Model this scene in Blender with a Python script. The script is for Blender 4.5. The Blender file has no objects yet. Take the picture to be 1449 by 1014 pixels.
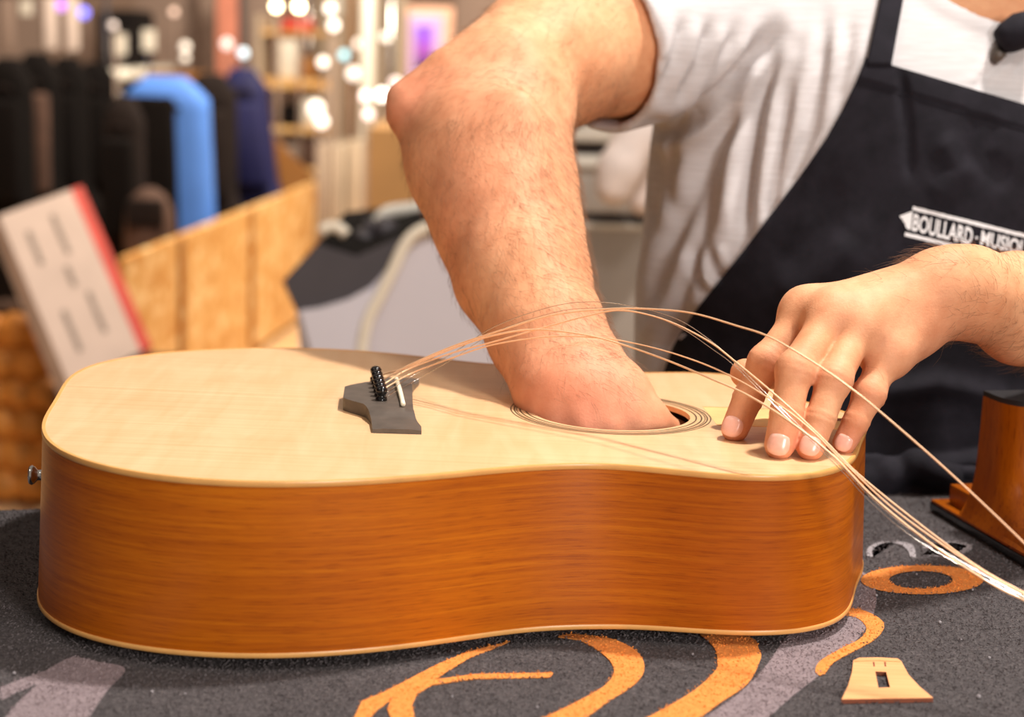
import bpy, bmesh, math, random
import numpy as np
from mathutils import Matrix, Vector, Quaternion
from mathutils.bvhtree import BVHTree
random.seed(7); rng = np.random.default_rng(7)
S = bpy.context.scene
COL = S.collection
TZ = 0.92                                   # height of the workbench surface above the floor

# ------------------------------------------------------------------ camera
F, CX, CY = 2619.33, 724.5, 507.0
PITCH, ROLL = 0.178358, 0.02767
CAM = np.array([0.0, 0.0, TZ + 0.33821])
c, s = math.cos(ROLL), math.sin(ROLL); cp, sp = math.cos(PITCH), math.sin(PITCH)
AXX = np.array([c, s*sp, s*cp]); AXY = np.array([-s, c*sp, c*cp]); FWD = np.array([0, cp, -sp])
cd = bpy.data.cameras.new('camera'); cam = bpy.data.objects.new('camera', cd); COL.objects.link(cam)
cd.sensor_width = 36; cd.lens = 36*F/1449; cd.clip_start = 0.05; cd.clip_end = 60
m = Matrix.Identity(4)
for i in range(3): m[i][0] = AXX[i]; m[i][1] = AXY[i]; m[i][2] = -FWD[i]; m[i][3] = CAM[i]
cam.matrix_world = m; S.camera = cam
cd.dof.use_dof = True; cd.dof.focus_distance = 1.09; cd.dof.aperture_fstop = 6.3

# ------------------------------------------------------------------ world and lights
S.view_settings.view_transform = 'Standard'; S.view_settings.look = 'None'
S.view_settings.gamma = 1; S.view_settings.use_curve_mapping = False
S.view_settings.exposure = 0.0
W = bpy.data.worlds.new('world'); S.world = W; W.use_nodes = True
W.node_tree.nodes['Background'].inputs[0].default_value = (1.0, 0.84, 0.70, 1)
W.node_tree.nodes['Background'].inputs[1].default_value = 0.31
def area(name, loc, aim, size, power, col):
    l = bpy.data.lights.new(name, 'AREA'); l.shape = 'DISK'; l.size = size; l.energy = power; l.color = col
    o = bpy.data.objects.new(name, l); COL.objects.link(o); o.location = loc
    d = Vector(aim)-Vector(loc); o.rotation_euler = d.to_track_quat('-Z', 'Y').to_euler(); return o
area('ceiling_spot_right', (0.78, 1.42, TZ+2.2), (0.05, 1.12, TZ+.1), 0.16, 77, (1, .94, .88))
area('ceiling_light_front', (1.0, -0.05, TZ+2.05), (0.1, 1.2, TZ+.2), 0.45, 20, (1, .94, .89))
area('ceiling_light_left', (-1.3, 0.5, TZ+2.1), (0.0, 1.2, TZ+.1), 0.5, 6, (1, .90, .78))
area('low_fill_camera_side', (0.95, -0.80, TZ+.62), (0.1, 1.1, TZ+.1), 0.40, 27, (1, .94, .89))  # low fill added beside the camera to brighten the guitar's side
area('shop_light_near', (-1.2, 4.6, 3.0), (-1.6, 6.2, .6), 0.8, 60, (1, .80, .58))
area('shop_light_far', (0.2, 6.6, 3.2), (-.6, 8.2, .9), 1.2, 190, (1, .86, .68))

# ------------------------------------------------------------------ helpers
def P(x, y, D): return CAM + D*(FWD + (x-CX)/F*AXX - (y-CY)/F*AXY)
def onz(x, y, z):
    d = FWD + (x-CX)/F*AXX - (y-CY)/F*AXY
    return CAM + d*((z-CAM[2])/d[2])
def proj(V):
    q = np.asarray(V)-CAM; D = q@FWD
    return CX+F*(q@AXX)/D, CY-F*(q@AXY)/D, D
def lin(v): v = v/255.; return v/12.92 if v <= .04045 else ((v+.055)/1.055)**2.4
def rgb(*a): return tuple(lin(x) for x in a)+(1.0,)

class Mat:
    def __init__(s, name, col, rough=.5, metal=0, **k):
        s.m = bpy.data.materials.new(name); s.m.use_nodes = True; s.t = s.m.node_tree; s.n = s.t.nodes
        s.b = s.n['Principled BSDF']; s.b.inputs['Base Color'].default_value = col
        s.b.inputs['Roughness'].default_value = rough; s.b.inputs['Metallic'].default_value = metal
        for a, v in k.items(): s.b.inputs[a.replace('_', ' ')].default_value = v
    def node(s, t, **k):
        n = s.n.new(t)
        for a, v in k.items():
            if a[0] == '_': n.inputs[int(a[1:])].default_value = v
            else: setattr(n, a, v)
        return n
    def link(s, a, b): s.t.links.new(a, b)
    def coords(s, scale=(1, 1, 1), rot=(0, 0, 0), src='Object'):
        tc = s.node('ShaderNodeTexCoord'); mp = s.node('ShaderNodeMapping')
        mp.inputs['Scale'].default_value = scale; mp.inputs['Rotation'].default_value = rot
        s.link(tc.outputs[src], mp.inputs[0]); return mp.outputs[0]
    def noise(s, co, scale, detail=4, rough=.55, dist=0):
        n = s.node('ShaderNodeTexNoise'); n.inputs['Scale'].default_value = scale; n.inputs['Detail'].default_value = detail
        n.inputs['Roughness'].default_value = rough; n.inputs['Distortion'].default_value = dist
        s.link(co, n.inputs['Vector']); return n.outputs['Fac']
    def ramp(s, fac, stops):
        r = s.node('ShaderNodeValToRGB'); e = r.color_ramp.elements
        while len(e) < len(stops): e.new(.5)
        for el, (p, cl) in zip(e, stops): el.position = p; el.color = cl
        s.link(fac, r.inputs[0]); return r.outputs[0]
    def mix(s, fac, a, b, mode='MIX'):
        n = s.node('ShaderNodeMix'); n.data_type = 'RGBA'; n.blend_type = mode
        for v, i in ((fac, 0), (a, 6), (b, 7)):
            if hasattr(v, 'is_linked') or hasattr(v, 'links'): s.link(v, n.inputs[i])
            else: n.inputs[i].default_value = v
        return n.outputs[2]
    def color(s, o): s.link(o, s.b.inputs['Base Color']); return s
    def bump(s, h, strength=.3, dist=.001):
        n = s.node('ShaderNodeBump'); n.inputs['Strength'].default_value = strength; n.inputs['Distance'].default_value = dist
        s.link(h, n.inputs['Height']); s.link(n.outputs[0], s.b.inputs['Normal']); return s
def simple(name, col, rough=.5, metal=0, var=.12, scale=30, **k):
    M = Mat(name, col, rough, metal, **k)
    f = M.noise(M.coords(), scale, 3)
    d = tuple(x*(1-var) for x in col[:3])+(1,); l = tuple(min(1, x*(1+var)) for x in col[:3])+(1,)
    M.color(M.ramp(f, [(.3, d), (.7, l)])); return M.m
def glow(name, col, strength):
    M = Mat(name, col, .5); M.b.inputs['Emission Color'].default_value = col; M.b.inputs['Emission Strength'].default_value = strength
    return M.m

ORG = {}
def tag(o, label=None, cat=None, group=None, kind=None):
    if label: o['label'] = label
    if cat: o['category'] = cat
    if group: o['group'] = group
    if kind: o['kind'] = kind
    return o
def root(name, label, cat, loc, group=None):
    o = bpy.data.objects.new(name, None); o.empty_display_size = .02; COL.objects.link(o); o.location = tuple(loc)
    ORG[o.name] = np.array(loc, float); return tag(o, label, cat, group)
def obj(name, VF, mat, parent=None, origin=None, smooth=True, uv=None, label=None, auto=None):
    V, Fc = VF; V = np.asarray(V, float)
    if parent is not None: og = ORG[parent.name]
    else: og = np.array(origin if origin is not None else (0, 0, 0), float)
    me = bpy.data.meshes.new(name); me.from_pydata((V-og).tolist(), [], Fc.tolist() if hasattr(Fc, 'tolist') else Fc)
    me.materials.append(mat)
    if smooth: me.polygons.foreach_set('use_smooth', [True]*len(me.polygons))
    if auto: me.set_sharp_from_angle(angle=math.radians(auto))
    if uv is not None:
        l = me.uv_layers.new(name='uv'); idx = np.empty(len(me.loops), int); me.loops.foreach_get('vertex_index', idx)
        l.data.foreach_set('uv', np.asarray(uv, np.float32)[idx].ravel())
    o = bpy.data.objects.new(name, me); COL.objects.link(o)
    if parent is not None: o.parent = parent
    else: o.location = tuple(og)
    ORG[o.name] = og
    if label: o['label'] = label
    return o
def attr(o, name, vals):
    a = o.data.attributes.new(name, 'FLOAT', 'POINT'); a.data.foreach_set('value', np.asarray(vals, np.float32))
def join(*VFs):
    V = []; Fc = []; n = 0
    for v, f in VFs:
        V.append(np.asarray(v, float)); Fc += [[i+n for i in q] for q in (f.tolist() if hasattr(f, 'tolist') else f)]; n += len(v)
    return np.concatenate(V), Fc
def rbox(lo, hi, bev=0.0, seg=2, M=None):
    lo, hi = np.minimum(lo, hi), np.maximum(lo, hi)
    bm = bmesh.new(); bmesh.ops.create_cube(bm, size=1)
    for v in bm.verts: v.co = Vector([(lo[i]+hi[i])/2+v.co[i]*(hi[i]-lo[i]) for i in range(3)])
    if bev: bmesh.ops.bevel(bm, geom=bm.edges[:], offset=bev, segments=seg, affect='EDGES', profile=.5)
    V = np.array([v.co[:] for v in bm.verts]); bm.verts.index_update()
    Fc = [[v.index for v in f.verts] for f in bm.faces]; bm.free()
    if M is not None: V = V@M[0].T+M[1]
    return V, Fc
def prism(pts, ext):
    pts = np.asarray(pts, float); n = len(pts); V = np.concatenate([pts, pts+np.asarray(ext)])
    nrm = sum(np.cross(pts[i]-pts[0], pts[(i+1) % n]-pts[0]) for i in range(n))
    if nrm@np.asarray(ext) > 0: V = np.concatenate([pts[::-1], pts[::-1]+np.asarray(ext)])
    Fc = [list(range(n)), list(range(2*n-1, n-1, -1))]+[[i, i+n, (i+1) % n+n, (i+1) % n] for i in range(n)]
    return V, Fc
def catmull(pts, n=8):
    p = np.asarray(pts, float); p = np.concatenate([[2*p[0]-p[1]], p, [2*p[-1]-p[-2]]]); out = []
    for i in range(1, len(p)-2):
        for t in np.linspace(0, 1, n, endpoint=False):
            a, b, c_, d = p[i-1], p[i], p[i+1], p[i+2]
            out.append(.5*((2*b)+(-a+c_)*t+(2*a-5*b+4*c_-d)*t*t+(-a+3*b-3*c_+d)*t**3))
    out.append(p[-2]); return np.array(out)
def tube(path, r, n=8, flat=None):
    path = np.asarray(path, float); r = np.broadcast_to(r, len(path)); V = []; up = np.array([.13, .21, 1.]) if flat is None else np.array(flat, float)
    for i in range(len(path)):
        t = path[min(i+1, len(path)-1)]-path[max(i-1, 0)]; t /= np.linalg.norm(t)+1e-12
        a = np.cross(t, up); a /= np.linalg.norm(a)+1e-12; b = np.cross(a, t)
        k = np.linspace(0, 2*np.pi, n, endpoint=False)
        V.append(path[i]+r[i]*(np.outer(np.cos(k), a)+np.outer(np.sin(k), b)))
    V = np.concatenate(V); L = len(path)
    Fc = [[i*n+j, i*n+(j+1) % n, (i+1)*n+(j+1) % n, (i+1)*n+j] for i in range(L-1) for j in range(n)]
    Fc += [list(range(n))[::-1], list(range((L-1)*n, L*n))]
    return V, Fc
def lathe(prof, base, axis, n=16):
    axis = np.array(axis, float); axis /= np.linalg.norm(axis); a = np.cross(axis, [.3, .9, .2]); a /= np.linalg.norm(a); b = np.cross(axis, a)
    k = np.linspace(0, 2*np.pi, n, endpoint=False)
    V = np.concatenate([np.array(base)+axis*h+max(r, 1e-5)*(np.outer(np.cos(k), a)+np.outer(np.sin(k), b)) for r, h in prof]); L = len(prof)
    Fc = [[i*n+j, i*n+(j+1) % n, (i+1)*n+(j+1) % n, (i+1)*n+j] for i in range(L-1) for j in range(n)]
    Fc += [list(range(n))[::-1], list(range((L-1)*n, L*n))]
    return V, Fc
def sphere(cn, r, n=12):
    return lathe([(r*math.sin(a), -r*math.cos(a)) for a in np.linspace(0.01, math.pi-.01, n)], cn, (0, 0, 1), n+4)

# ---- distance-field modelling: smooth unions of tapered capsules, meshed by surface nets
def smin(a, b, k):
    if k <= 0: return np.minimum(a, b)
    h = np.maximum(k-np.abs(a-b), 0)/k; return np.minimum(a, b)-h*h*k*.25
class Vol:
    def __init__(s, lo, hi, h):
        s.lo = np.array(lo, float); s.h = h; s.n = np.ceil((np.array(hi)-s.lo)/h).astype(int)+1
        s.A = np.full(s.n, .05, np.float32)
    def sub(s, lo, hi):
        a = np.clip(np.floor((np.array(lo)-s.lo)/s.h).astype(int), 0, s.n); b = np.clip(np.ceil((np.array(hi)-s.lo)/s.h).astype(int)+1, 0, s.n)
        g = [s.lo[i]+s.h*np.arange(a[i], b[i], dtype=np.float32) for i in range(3)]
        return tuple(slice(a[i], b[i]) for i in range(3)), g
    def cap(s, p, q, r1, r2=None, k=.01, M=None, op='add', crease=None):
        p = np.array(p, float); q = np.array(q, float); r2 = r1 if r2 is None else r2; R = max(r1, r2)+k+.012
        if M is not None: R = R*1.0/np.linalg.svd(M)[1].min()*1.0
        sl, g = s.sub(np.minimum(p, q)-R, np.maximum(p, q)+R)
        if min(len(x) for x in g) == 0: return
        X = g[0][:, None, None]-p[0]; Y = g[1][None, :, None]-p[1]; Z = g[2][None, None, :]-p[2]; d = q-p
        if M is not None:
            X, Y, Z = [M[i][0]*X+M[i][1]*Y+M[i][2]*Z for i in range(3)]; d = M@d
        dd = d@d+1e-12; h = (X*d[0]+Y*d[1]+Z*d[2])/dd; hc = np.clip(h, 0, 1)
        D = np.sqrt((X-hc*d[0])**2+(Y-hc*d[1])**2+(Z-hc*d[2])**2)-(r1+(r2-r1)*hc)
        if crease:
            for at, amp, wid in crease:
                u = (h-at)*math.sqrt(dd); D = D+amp*np.exp(-(u/wid)**2)*np.cos(2*np.pi*u/.0042)
        if op == 'add': s.A[sl] = smin(s.A[sl], D, k)
        else: s.A[sl] = -smin(-s.A[sl], D, k)
    def chain(s, pts, k=.01, M=None, crease=None):
        for i, (a, b) in enumerate(zip(pts[:-1], pts[1:])): s.cap(a[0], b[0], a[1], b[1], k, M, crease=(crease or {}).get(i))
    def ell(s, cn, axes, k=.01, op='add'):          # axes: rows are full semi-axis vectors
        A = np.array(axes, float); r = np.linalg.norm(A, axis=1); U = A/r[:, None]; M = U/r[:, None]*r.min()
        s.cap(np.array(cn)-1e-6, cn, r.min(), None, k, M, op)
    def plane(s, pt, nrm, lo, hi, k=.002):           # cut away the side the normal points to
        sl, g = s.sub(lo, hi); nrm = np.array(nrm, float); nrm /= np.linalg.norm(nrm)
        D = (g[0][:, None, None]-pt[0])*nrm[0]+(g[1][None, :, None]-pt[1])*nrm[1]+(g[2][None, None, :]-pt[2])*nrm[2]
        s.A[sl] = -smin(-s.A[sl], -D, k)
    def mesh(s):
        A = s.A; A[[0, -1]] = .05; A[:, [0, -1]] = .05; A[:, :, [0, -1]] = .05
        B = A < 0; n = s.n-1
        cnt = np.zeros(n, np.int8)
        for i in (0, 1):
            for j in (0, 1):
                for k in (0, 1): cnt += B[i:n[0]+i, j:n[1]+j, k:n[2]+k]
        act = np.argwhere((cnt > 0) & (cnt < 8)); idx = np.full(n, -1, np.int32); idx[tuple(act.T)] = np.arange(len(act))
        acc = np.zeros((len(act), 3)); num = np.zeros(len(act))
        C8 = {(i, j, k): A[act[:, 0]+i, act[:, 1]+j, act[:, 2]+k].astype(float) for i in (0, 1) for j in (0, 1) for k in (0, 1)}
        for a in C8:
            for ax in range(3):
                if a[ax] == 0:
                    b = list(a); b[ax] = 1; b = tuple(b); da, db = C8[a], C8[b]; mk = (da < 0) != (db < 0)
                    t = np.where(mk, da/np.where(mk, da-db, 1), 0); p = np.tile(np.array(a, float), (len(act), 1)); p[:, ax] += t
                    acc[mk] += p[mk]; num[mk] += 1
        V = s.lo+s.h*(act+acc/num[:, None]); Fc = []
        for ax in range(3):
            u, v = (ax+1) % 3, (ax+2) % 3
            B0 = np.take(B, range(0, s.n[ax]-1), ax); B1 = np.take(B, range(1, s.n[ax]), ax)
            e = np.argwhere(B0 != B1); e = e[(e[:, u] > 0) & (e[:, v] > 0) & (e[:, u] < n[u]) & (e[:, v] < n[v])]
            ins = B0[tuple(e.T)]; q = []
            for du, dv in ((0, 0), (-1, 0), (-1, -1), (0, -1)):
                f = e.copy(); f[:, u] += du; f[:, v] += dv; q.append(idx[tuple(f.T)])
            q = np.stack(q, 1); q[~ins] = q[~ins][:, ::-1]; Fc.append(q)
        return V, np.concatenate(Fc)
def vnormals(V, Fq):
    Fq = np.asarray(Fq); n = np.cross(V[Fq[:, 2]]-V[Fq[:, 0]], V[Fq[:, 3]]-V[Fq[:, 1]]); N = np.zeros_like(V)
    for i in range(4): np.add.at(N, Fq[:, i], n)
    return N/(np.linalg.norm(N, axis=1)[:, None]+1e-12)
def seg_dist(x, y, path):
    d = np.full(x.shape, 1e9); path = np.asarray(path, float); tt = np.zeros(x.shape); L = len(path)-1
    for i in range(L):
        a, b = path[i], path[i+1]; e = b-a; h = np.clip(((x-a[0])*e[0]+(y-a[1])*e[1])/(e@e), 0, 1)
        q = np.hypot(x-a[0]-h*e[0], y-a[1]-h*e[1]); mk = q < d; d = np.where(mk, q, d); tt = np.where(mk, (i+h)/L, tt)
    return d, tt
def inpoly(x, y, poly):
    r = np.zeros(x.shape, bool); n = len(poly)
    for i in range(n):
        (x1, y1), (x2, y2) = poly[i][:2], poly[(i+1) % n][:2]
        if y1 == y2: continue
        r ^= ((y1 > y) != (y2 > y)) & (x < (x2-x1)*(y-y1)/(y2-y1)+x1)
    return r

# ------------------------------------------------------------------ materials
def spruce():
    M = Mat('spruce', rgb(232, 198, 146), .36)
    co = M.coords((3, 260, 40), (0, 0, -.0634)); g = M.noise(co, 1, 3, .6)
    co2 = M.coords((60, 9, 20), (0, 0, .35)); si = M.noise(co2, 1, 3, .6, .6)
    c1 = M.ramp(g, [(.25, rgb(222, 178, 131)), (.75, rgb(236, 196, 152))])
    c2 = M.ramp(si, [(.35, rgb(244, 228, 208)), (.65, (1, 1, 1, 1))])
    M.color(M.mix(.55, c1, c2, 'MULTIPLY')); M.b.inputs['Coat Weight'].default_value = .25; M.b.inputs['Coat Roughness'].default_value = .25
    return M.m
def mahogany(name='mahogany', uvsrc='UV', sc=(4.5, 300, 1), k=1.0):
    M = Mat(name, rgb(186, 92, 24), .34)
    co = M.coords(sc, src=uvsrc); g = M.noise(co, 1, 6, .68, .25)
    co3 = M.coords((sc[0]*12, sc[1]*5, sc[2]*9), src=uvsrc); po = M.noise(co3, 1, 3, .6)
    co2 = M.coords((5, 3, 2), src=uvsrc); b = M.noise(co2, 1, 2, .5)
    c1 = M.ramp(g, [(.22, rgb(160*k, 76*k, 3)), (.5, rgb(192*k, 101*k, 5)), (.78, rgb(214*k, 124*k, 14))])
    c2 = M.ramp(po, [(.32, rgb(176, 142, 118)), (.48, (1, 1, 1, 1))])
    c3 = M.ramp(b, [(.35, rgb(214, 196, 180)), (.65, (1, 1, 1, 1))])
    M.color(M.mix(.8, M.mix(.55, c1, c2, 'MULTIPLY'), c3, 'MULTIPLY')); M.bump(po, .12, .0004)
    M.b.inputs['Coat Weight'].default_value = .06; M.b.inputs['Coat Roughness'].default_value = .22; M.b.inputs['Specular IOR Level'].default_value = .36
    return M.m
M_spruce, M_maho = spruce(), mahogany()
M_maho2 = mahogany('mahogany_neck', 'Object', (60, 60, 8), .88); M_maho2.node_tree.nodes['Principled BSDF'].inputs['Coat Weight'].default_value = 0; M_maho2.node_tree.nodes['Principled BSDF'].inputs['Specular IOR Level'].default_value = .3
M_bind = simple('binding_maple', rgb(222, 164, 94), .35, 0, .08, 60)
M_ebony = simple('ebony', rgb(84, 74, 66), .42, 0, .2, 90)
M_blackgloss = simple('black_plastic', rgb(14, 12, 13), .12, 0, .1, 50)
M_cap = simple('heel_cap_black', rgb(34, 32, 34), .5, 0, .1, 60, Specular_IOR_Level=.3)
M_bone = simple('bone', rgb(238, 226, 200), .35, 0, .05, 200)
M_rosl = simple('rosette_line', rgb(70, 58, 36), .4, 0, .3, 200)
M_foot = simple('bare_spruce', rgb(224, 184, 120), .6, 0, .08, 80)
M_amber = simple('lacquer_edge', rgb(226, 150, 40), .3, 0, .1, 60)
M_chrome = simple('chrome', rgb(214, 212, 210), .16, 1, .05, 40)
M_bronze = simple('bronze_string', rgb(244, 194, 152), .38, .2, .06, 900)
M_steel = simple('steel_string', rgb(220, 214, 205), .18, 1, .04, 900)
M_dark = simple('dark_inside', rgb(36, 24, 16), .9)
def skin():
    M = Mat('skin', rgb(224, 160, 126), .58)
    co = M.coords(); a = M.noise(co, 22, 4, .6); b = M.noise(co, 90, 4, .6); d = M.noise(co, 700, 3, .6)
    at = M.node('ShaderNodeAttribute', attribute_name='tint')
    c1 = M.ramp(a, [(.3, rgb(216, 150, 108)), (.7, rgb(231, 175, 133))])
    c2 = M.mix(at.outputs['Fac'], c1, rgb(220, 138, 112))
    c3 = M.ramp(b, [(.3, rgb(232, 214, 204)), (.7, (1, 1, 1, 1))])
    M.color(M.mix(.6, c2, c3, 'MULTIPLY'))
    ad = M.node('ShaderNodeMath', operation='ADD'); M.link(d, ad.inputs[0]); M.link(b, ad.inputs[1]); M.bump(ad.outputs[0], .35, .0006)
    M.b.inputs['Subsurface Weight'].default_value = .12; M.b.inputs['Subsurface Radius'].default_value = (1, .45, .3); M.b.inputs['Subsurface Scale'].default_value = .006
    M.b.inputs['Specular IOR Level'].default_value = .25
    return M.m
M_skin = skin()
M_nail = simple('nail', rgb(236, 178, 158), .25, 0, .05, 300)
M_hair = simple('body_hair', rgb(116, 76, 44), .5, 0, .25, 500)
def cloth(name, c1, c2, sc, bumpd=.0008, rough=.85):
    M = Mat(name, c1, rough); f = M.noise(M.coords(sc), 1, 5, .65); M.color(M.ramp(f, [(.3, c1), (.7, c2)]))
    w = M.noise(M.coords((900, 900, 1400)), 1, 2); M.bump(w, .25, bumpd); return M.m
M_shirt = cloth('grey_jersey', rgb(190, 184, 184), rgb(211, 207, 208), (40, 40, 900))
M_apron = cloth('black_cotton', rgb(18, 16, 23), rgb(31, 28, 36), (60, 60, 60), .0006, .85); M_apron.node_tree.nodes['Principled BSDF'].inputs['Specular IOR Level'].default_value = .22
M_white = simple('white_print', rgb(232, 232, 234), .7, 0, .05, 300)
def carpetmat():
    M = Mat('carpet_pile', rgb(70, 64, 66), .95)
    co = M.coords(); f = M.noise(co, 420, 4, .7); g = M.noise(co, 60, 3)
    at = M.node('ShaderNodeAttribute', attribute_name='pile'); at.attribute_type = 'GEOMETRY'
    base = M.ramp(f, [(.3, rgb(52, 48, 50)), (.55, rgb(84, 78, 79)), (.8, rgb(132, 124, 121))])
    M.color(M.mix(.35, base, M.ramp(g, [(.3, rgb(150, 150, 150)), (.7, (1, 1, 1, 1))]), 'MULTIPLY')); M.bump(f, .8, .003); return M.m
M_carpet = carpetmat()
def pile(name, c1, c2):
    M = Mat(name, c1, .95); f = M.noise(M.coords(), 420, 4, .7); M.color(M.ramp(f, [(.3, c1), (.75, c2)])); M.bump(f, .7, .002); return M.m
M_orange = pile('orange_pile', rgb(206, 118, 46), rgb(246, 160, 78))
M_mauve = pile('mauve_pile', rgb(118, 104, 108), rgb(152, 136, 138))
M_lgrey = pile('light_grey_pile', rgb(130, 124, 128), rgb(170, 164, 166))
M_tablewood = simple('bench_wood', rgb(120, 92, 64), .5, 0, .15, 20)
M_shim = Mat('laser_cut_ply', rgb(236, 180, 124), .55)
M_shim.color(M_shim.ramp(M_shim.noise(M_shim.coords((20, 300, 100)), 1, 3), [(.3, rgb(224, 154, 98)), (.7, rgb(236, 172, 118))])); M_shim = M_shim.m
M_burn = simple('burnt_edge', rgb(128, 66, 40), .7)

# ------------------------------------------------------------------ setting
M_floor = Mat('shop_floor', rgb(206, 170, 126), .45); M_floor.color(M_floor.ramp(M_floor.noise(M_floor.coords((1, 6, 1)), 2, 4), [(.3, rgb(196, 158, 112)), (.7, rgb(218, 184, 142))])); M_floor = M_floor.m
M_wall = simple('shop_wall', rgb(160, 134, 118), .8, 0, .12, 2)
tag(obj('floor', rbox((-7, -2, -.05), (6, 12, 0)), M_floor, smooth=False), kind='structure')
M_wall2 = simple('unseen_wall_dark', rgb(92, 74, 66), .8, 0, .1, 2)
tag(obj('unseen_wall_left', rbox((-3.6, -2, 0), (-3.45, 11.5, 3.4)), M_wall2, smooth=False), kind='structure')  # unseen wall put in to keep ambient light off the left
tag(obj('wall_back', rbox((-7, 11.5, 0), (6, 11.7, 3.4)), M_wall, smooth=False), kind='structure')

# ------------------------------------------------------------------ workbench and carpet
e0, e1 = np.array([-.75, 1.147]), np.array([1.0, 1.522])
wb = root('workbench', 'sturdy workbench carrying the patterned carpet mat and the guitar', 'workbench', (.1, .7, 0))
def benchpoly(z, ins=0.): return [(-.75+ins, .35+ins, z), (1.0-ins, .35+ins, z), (1.0-ins, e1[1]-ins, z), (-.75+ins, e0[1]-ins, z)]
obj('bench_top', prism(benchpoly(TZ-.045), (0, 0, .04)), M_tablewood, wb, smooth=False)
for lx, ly in ((-.65, .45), (.9, .45), (-.65, 1.05), (.9, 1.38)):
    obj('leg', rbox((lx-.035, ly-.035, 0), (lx+.035, ly+.035, TZ-.045), .004), M_tablewood, wb, smooth=False)
mat_o = obj('carpet_mat', prism(benchpoly(TZ-.005), (0, 0, .005)), M_carpet, origin=(.1, .7, TZ-.005), smooth=False)
tag(mat_o, 'dark grey carpet mat with orange and mauve swirls covering the bench', 'mat')
ell = lambda cx, cy, rx, ry, n=40: [(cx+rx*math.cos(a), cy+ry*math.sin(a)) for a in np.linspace(0, 2*math.pi, n, endpoint=False)]
def stroke(path, w):
    p = catmull(path, 6); w = np.interp(np.linspace(0, 1, len(p)), np.linspace(0, 1, len(w)), w); t = np.gradient(p, axis=0); 
    return [(a, b) for a, b in zip(p[:, 0]-w, p[:, 1])]+[(a, b) for a, b in zip(p[::-1, 0]+w[::-1], p[::-1, 1])]
PAT = {'orange': [], 'mauve': [], 'grey': []}
PAT['mauve'] += [[(1203, 800), (1226, 812), (1238, 832), (1239, 858), (1222, 893), (1172, 944), (1122, 984), (1030, 1062), (950, 1100), (880, 1110), (930, 1060), (1040, 985), (1085, 940), (1117, 895), (1160, 870)],
    [(0, 972), (33, 959), (63, 949), (82, 938), (105, 929), (140, 936), (177, 946), (149, 980), (90, 1065), (40, 1100), (-40, 1100), (-10, 1040), (22, 996), (52, 969), (25, 979), (0, 989)]]
PAT['orange'] += [
    [(809, 896), (865, 903), (901, 921), (912, 944), (899, 966), (856, 995), (806, 1030), (740, 1056), (660, 1070), (610, 1072), (700, 1046), (771, 1014), (822, 989), (856, 969), (869, 948), (856, 927), (822, 906), (790, 900)],
    [(990, 896), (1061, 901), (1074, 918), (1076, 932), (1058, 966), (1018, 994), (960, 1036), (900, 1060), (820, 1078), (770, 1082), (850, 1048), (964, 988), (1010, 951), (1015, 934), (1011, 916)],
    [(722, 906), (664, 921), (621, 938), (575, 962), (540, 980), (512, 991), (489, 1040), (472, 1075), (490, 1070), (508, 1036), (519, 1020), (534, 1003), (553, 990), (548, 1002), (564, 1045), (590, 1080), (608, 1078), (596, 1045), (588, 1018), (583, 997), (590, 981), (612, 968), (672, 959.5), (779, 957.5), (783, 951), (672, 953), (614, 961), (632, 950), (664, 930), (705, 914)],
    [(1194, 858), (1228, 865), (1251, 882), (1240, 902), (1209, 920), (1180, 936), (1165, 954), (1154, 950), (1160, 935), (1190, 917), (1217, 903), (1226, 888), (1214, 874), (1192, 868)]]
RING = (ell(1305, 820, 87, 20.5), ell(1303, 820, 45, 12.5))
PAT['grey'] += [stroke([(1231, 787), (1231, 777), (1242, 769), (1263, 766), (1282, 770), (1290, 779), (1292, 788)], [4, 4, 5, 9, 8, 5, 4]),
    stroke([(1309, 774), (1318, 771)], [5, 4]), stroke([(1312, 785), (1340, 786), (1362, 780), (1371, 772), (1350, 767), (1332, 768)], [7, 8, 6, 4, 6, 7])]
def flat_patch(poly, z, th=.0006):
    q_ = catmull(list(poly)+[poly[0]], 5)[:-1] if len(poly) < 30 else poly
    poly = [tuple(v) for v in q_]
    pts = [onz(x, y, z) for x, y in poly]; a = sum(pts[i][0]*pts[(i+1) % len(pts)][1]-pts[(i+1) % len(pts)][0]*pts[i][1] for i in range(len(pts)))
    if a < 0: pts = pts[::-1]
    return prism(pts, (0, 0, -th))
for kn, mt, dz in (('mauve', M_mauve, .0004), ('orange', M_orange, .0008), ('grey', M_lgrey, .0007)):
    for pl in PAT[kn]:
        obj({'mauve': 'mauve_swirl', 'orange': 'orange_swirl', 'grey': 'grey_letter_stroke'}[kn], flat_patch(pl, TZ+dz), mt, mat_o, smooth=False)
ro = [onz(x, y, TZ+.0008) for x, y in RING[0]]; ri = [onz(x, y, TZ+.0008) for x, y in RING[1]]; n = len(ro)
obj('orange_ring', (np.array(ro+ri), [[i, i+n, (i+1) % n+n, (i+1) % n] for i in range(n)]), M_orange, mat_o, smooth=False)

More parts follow.
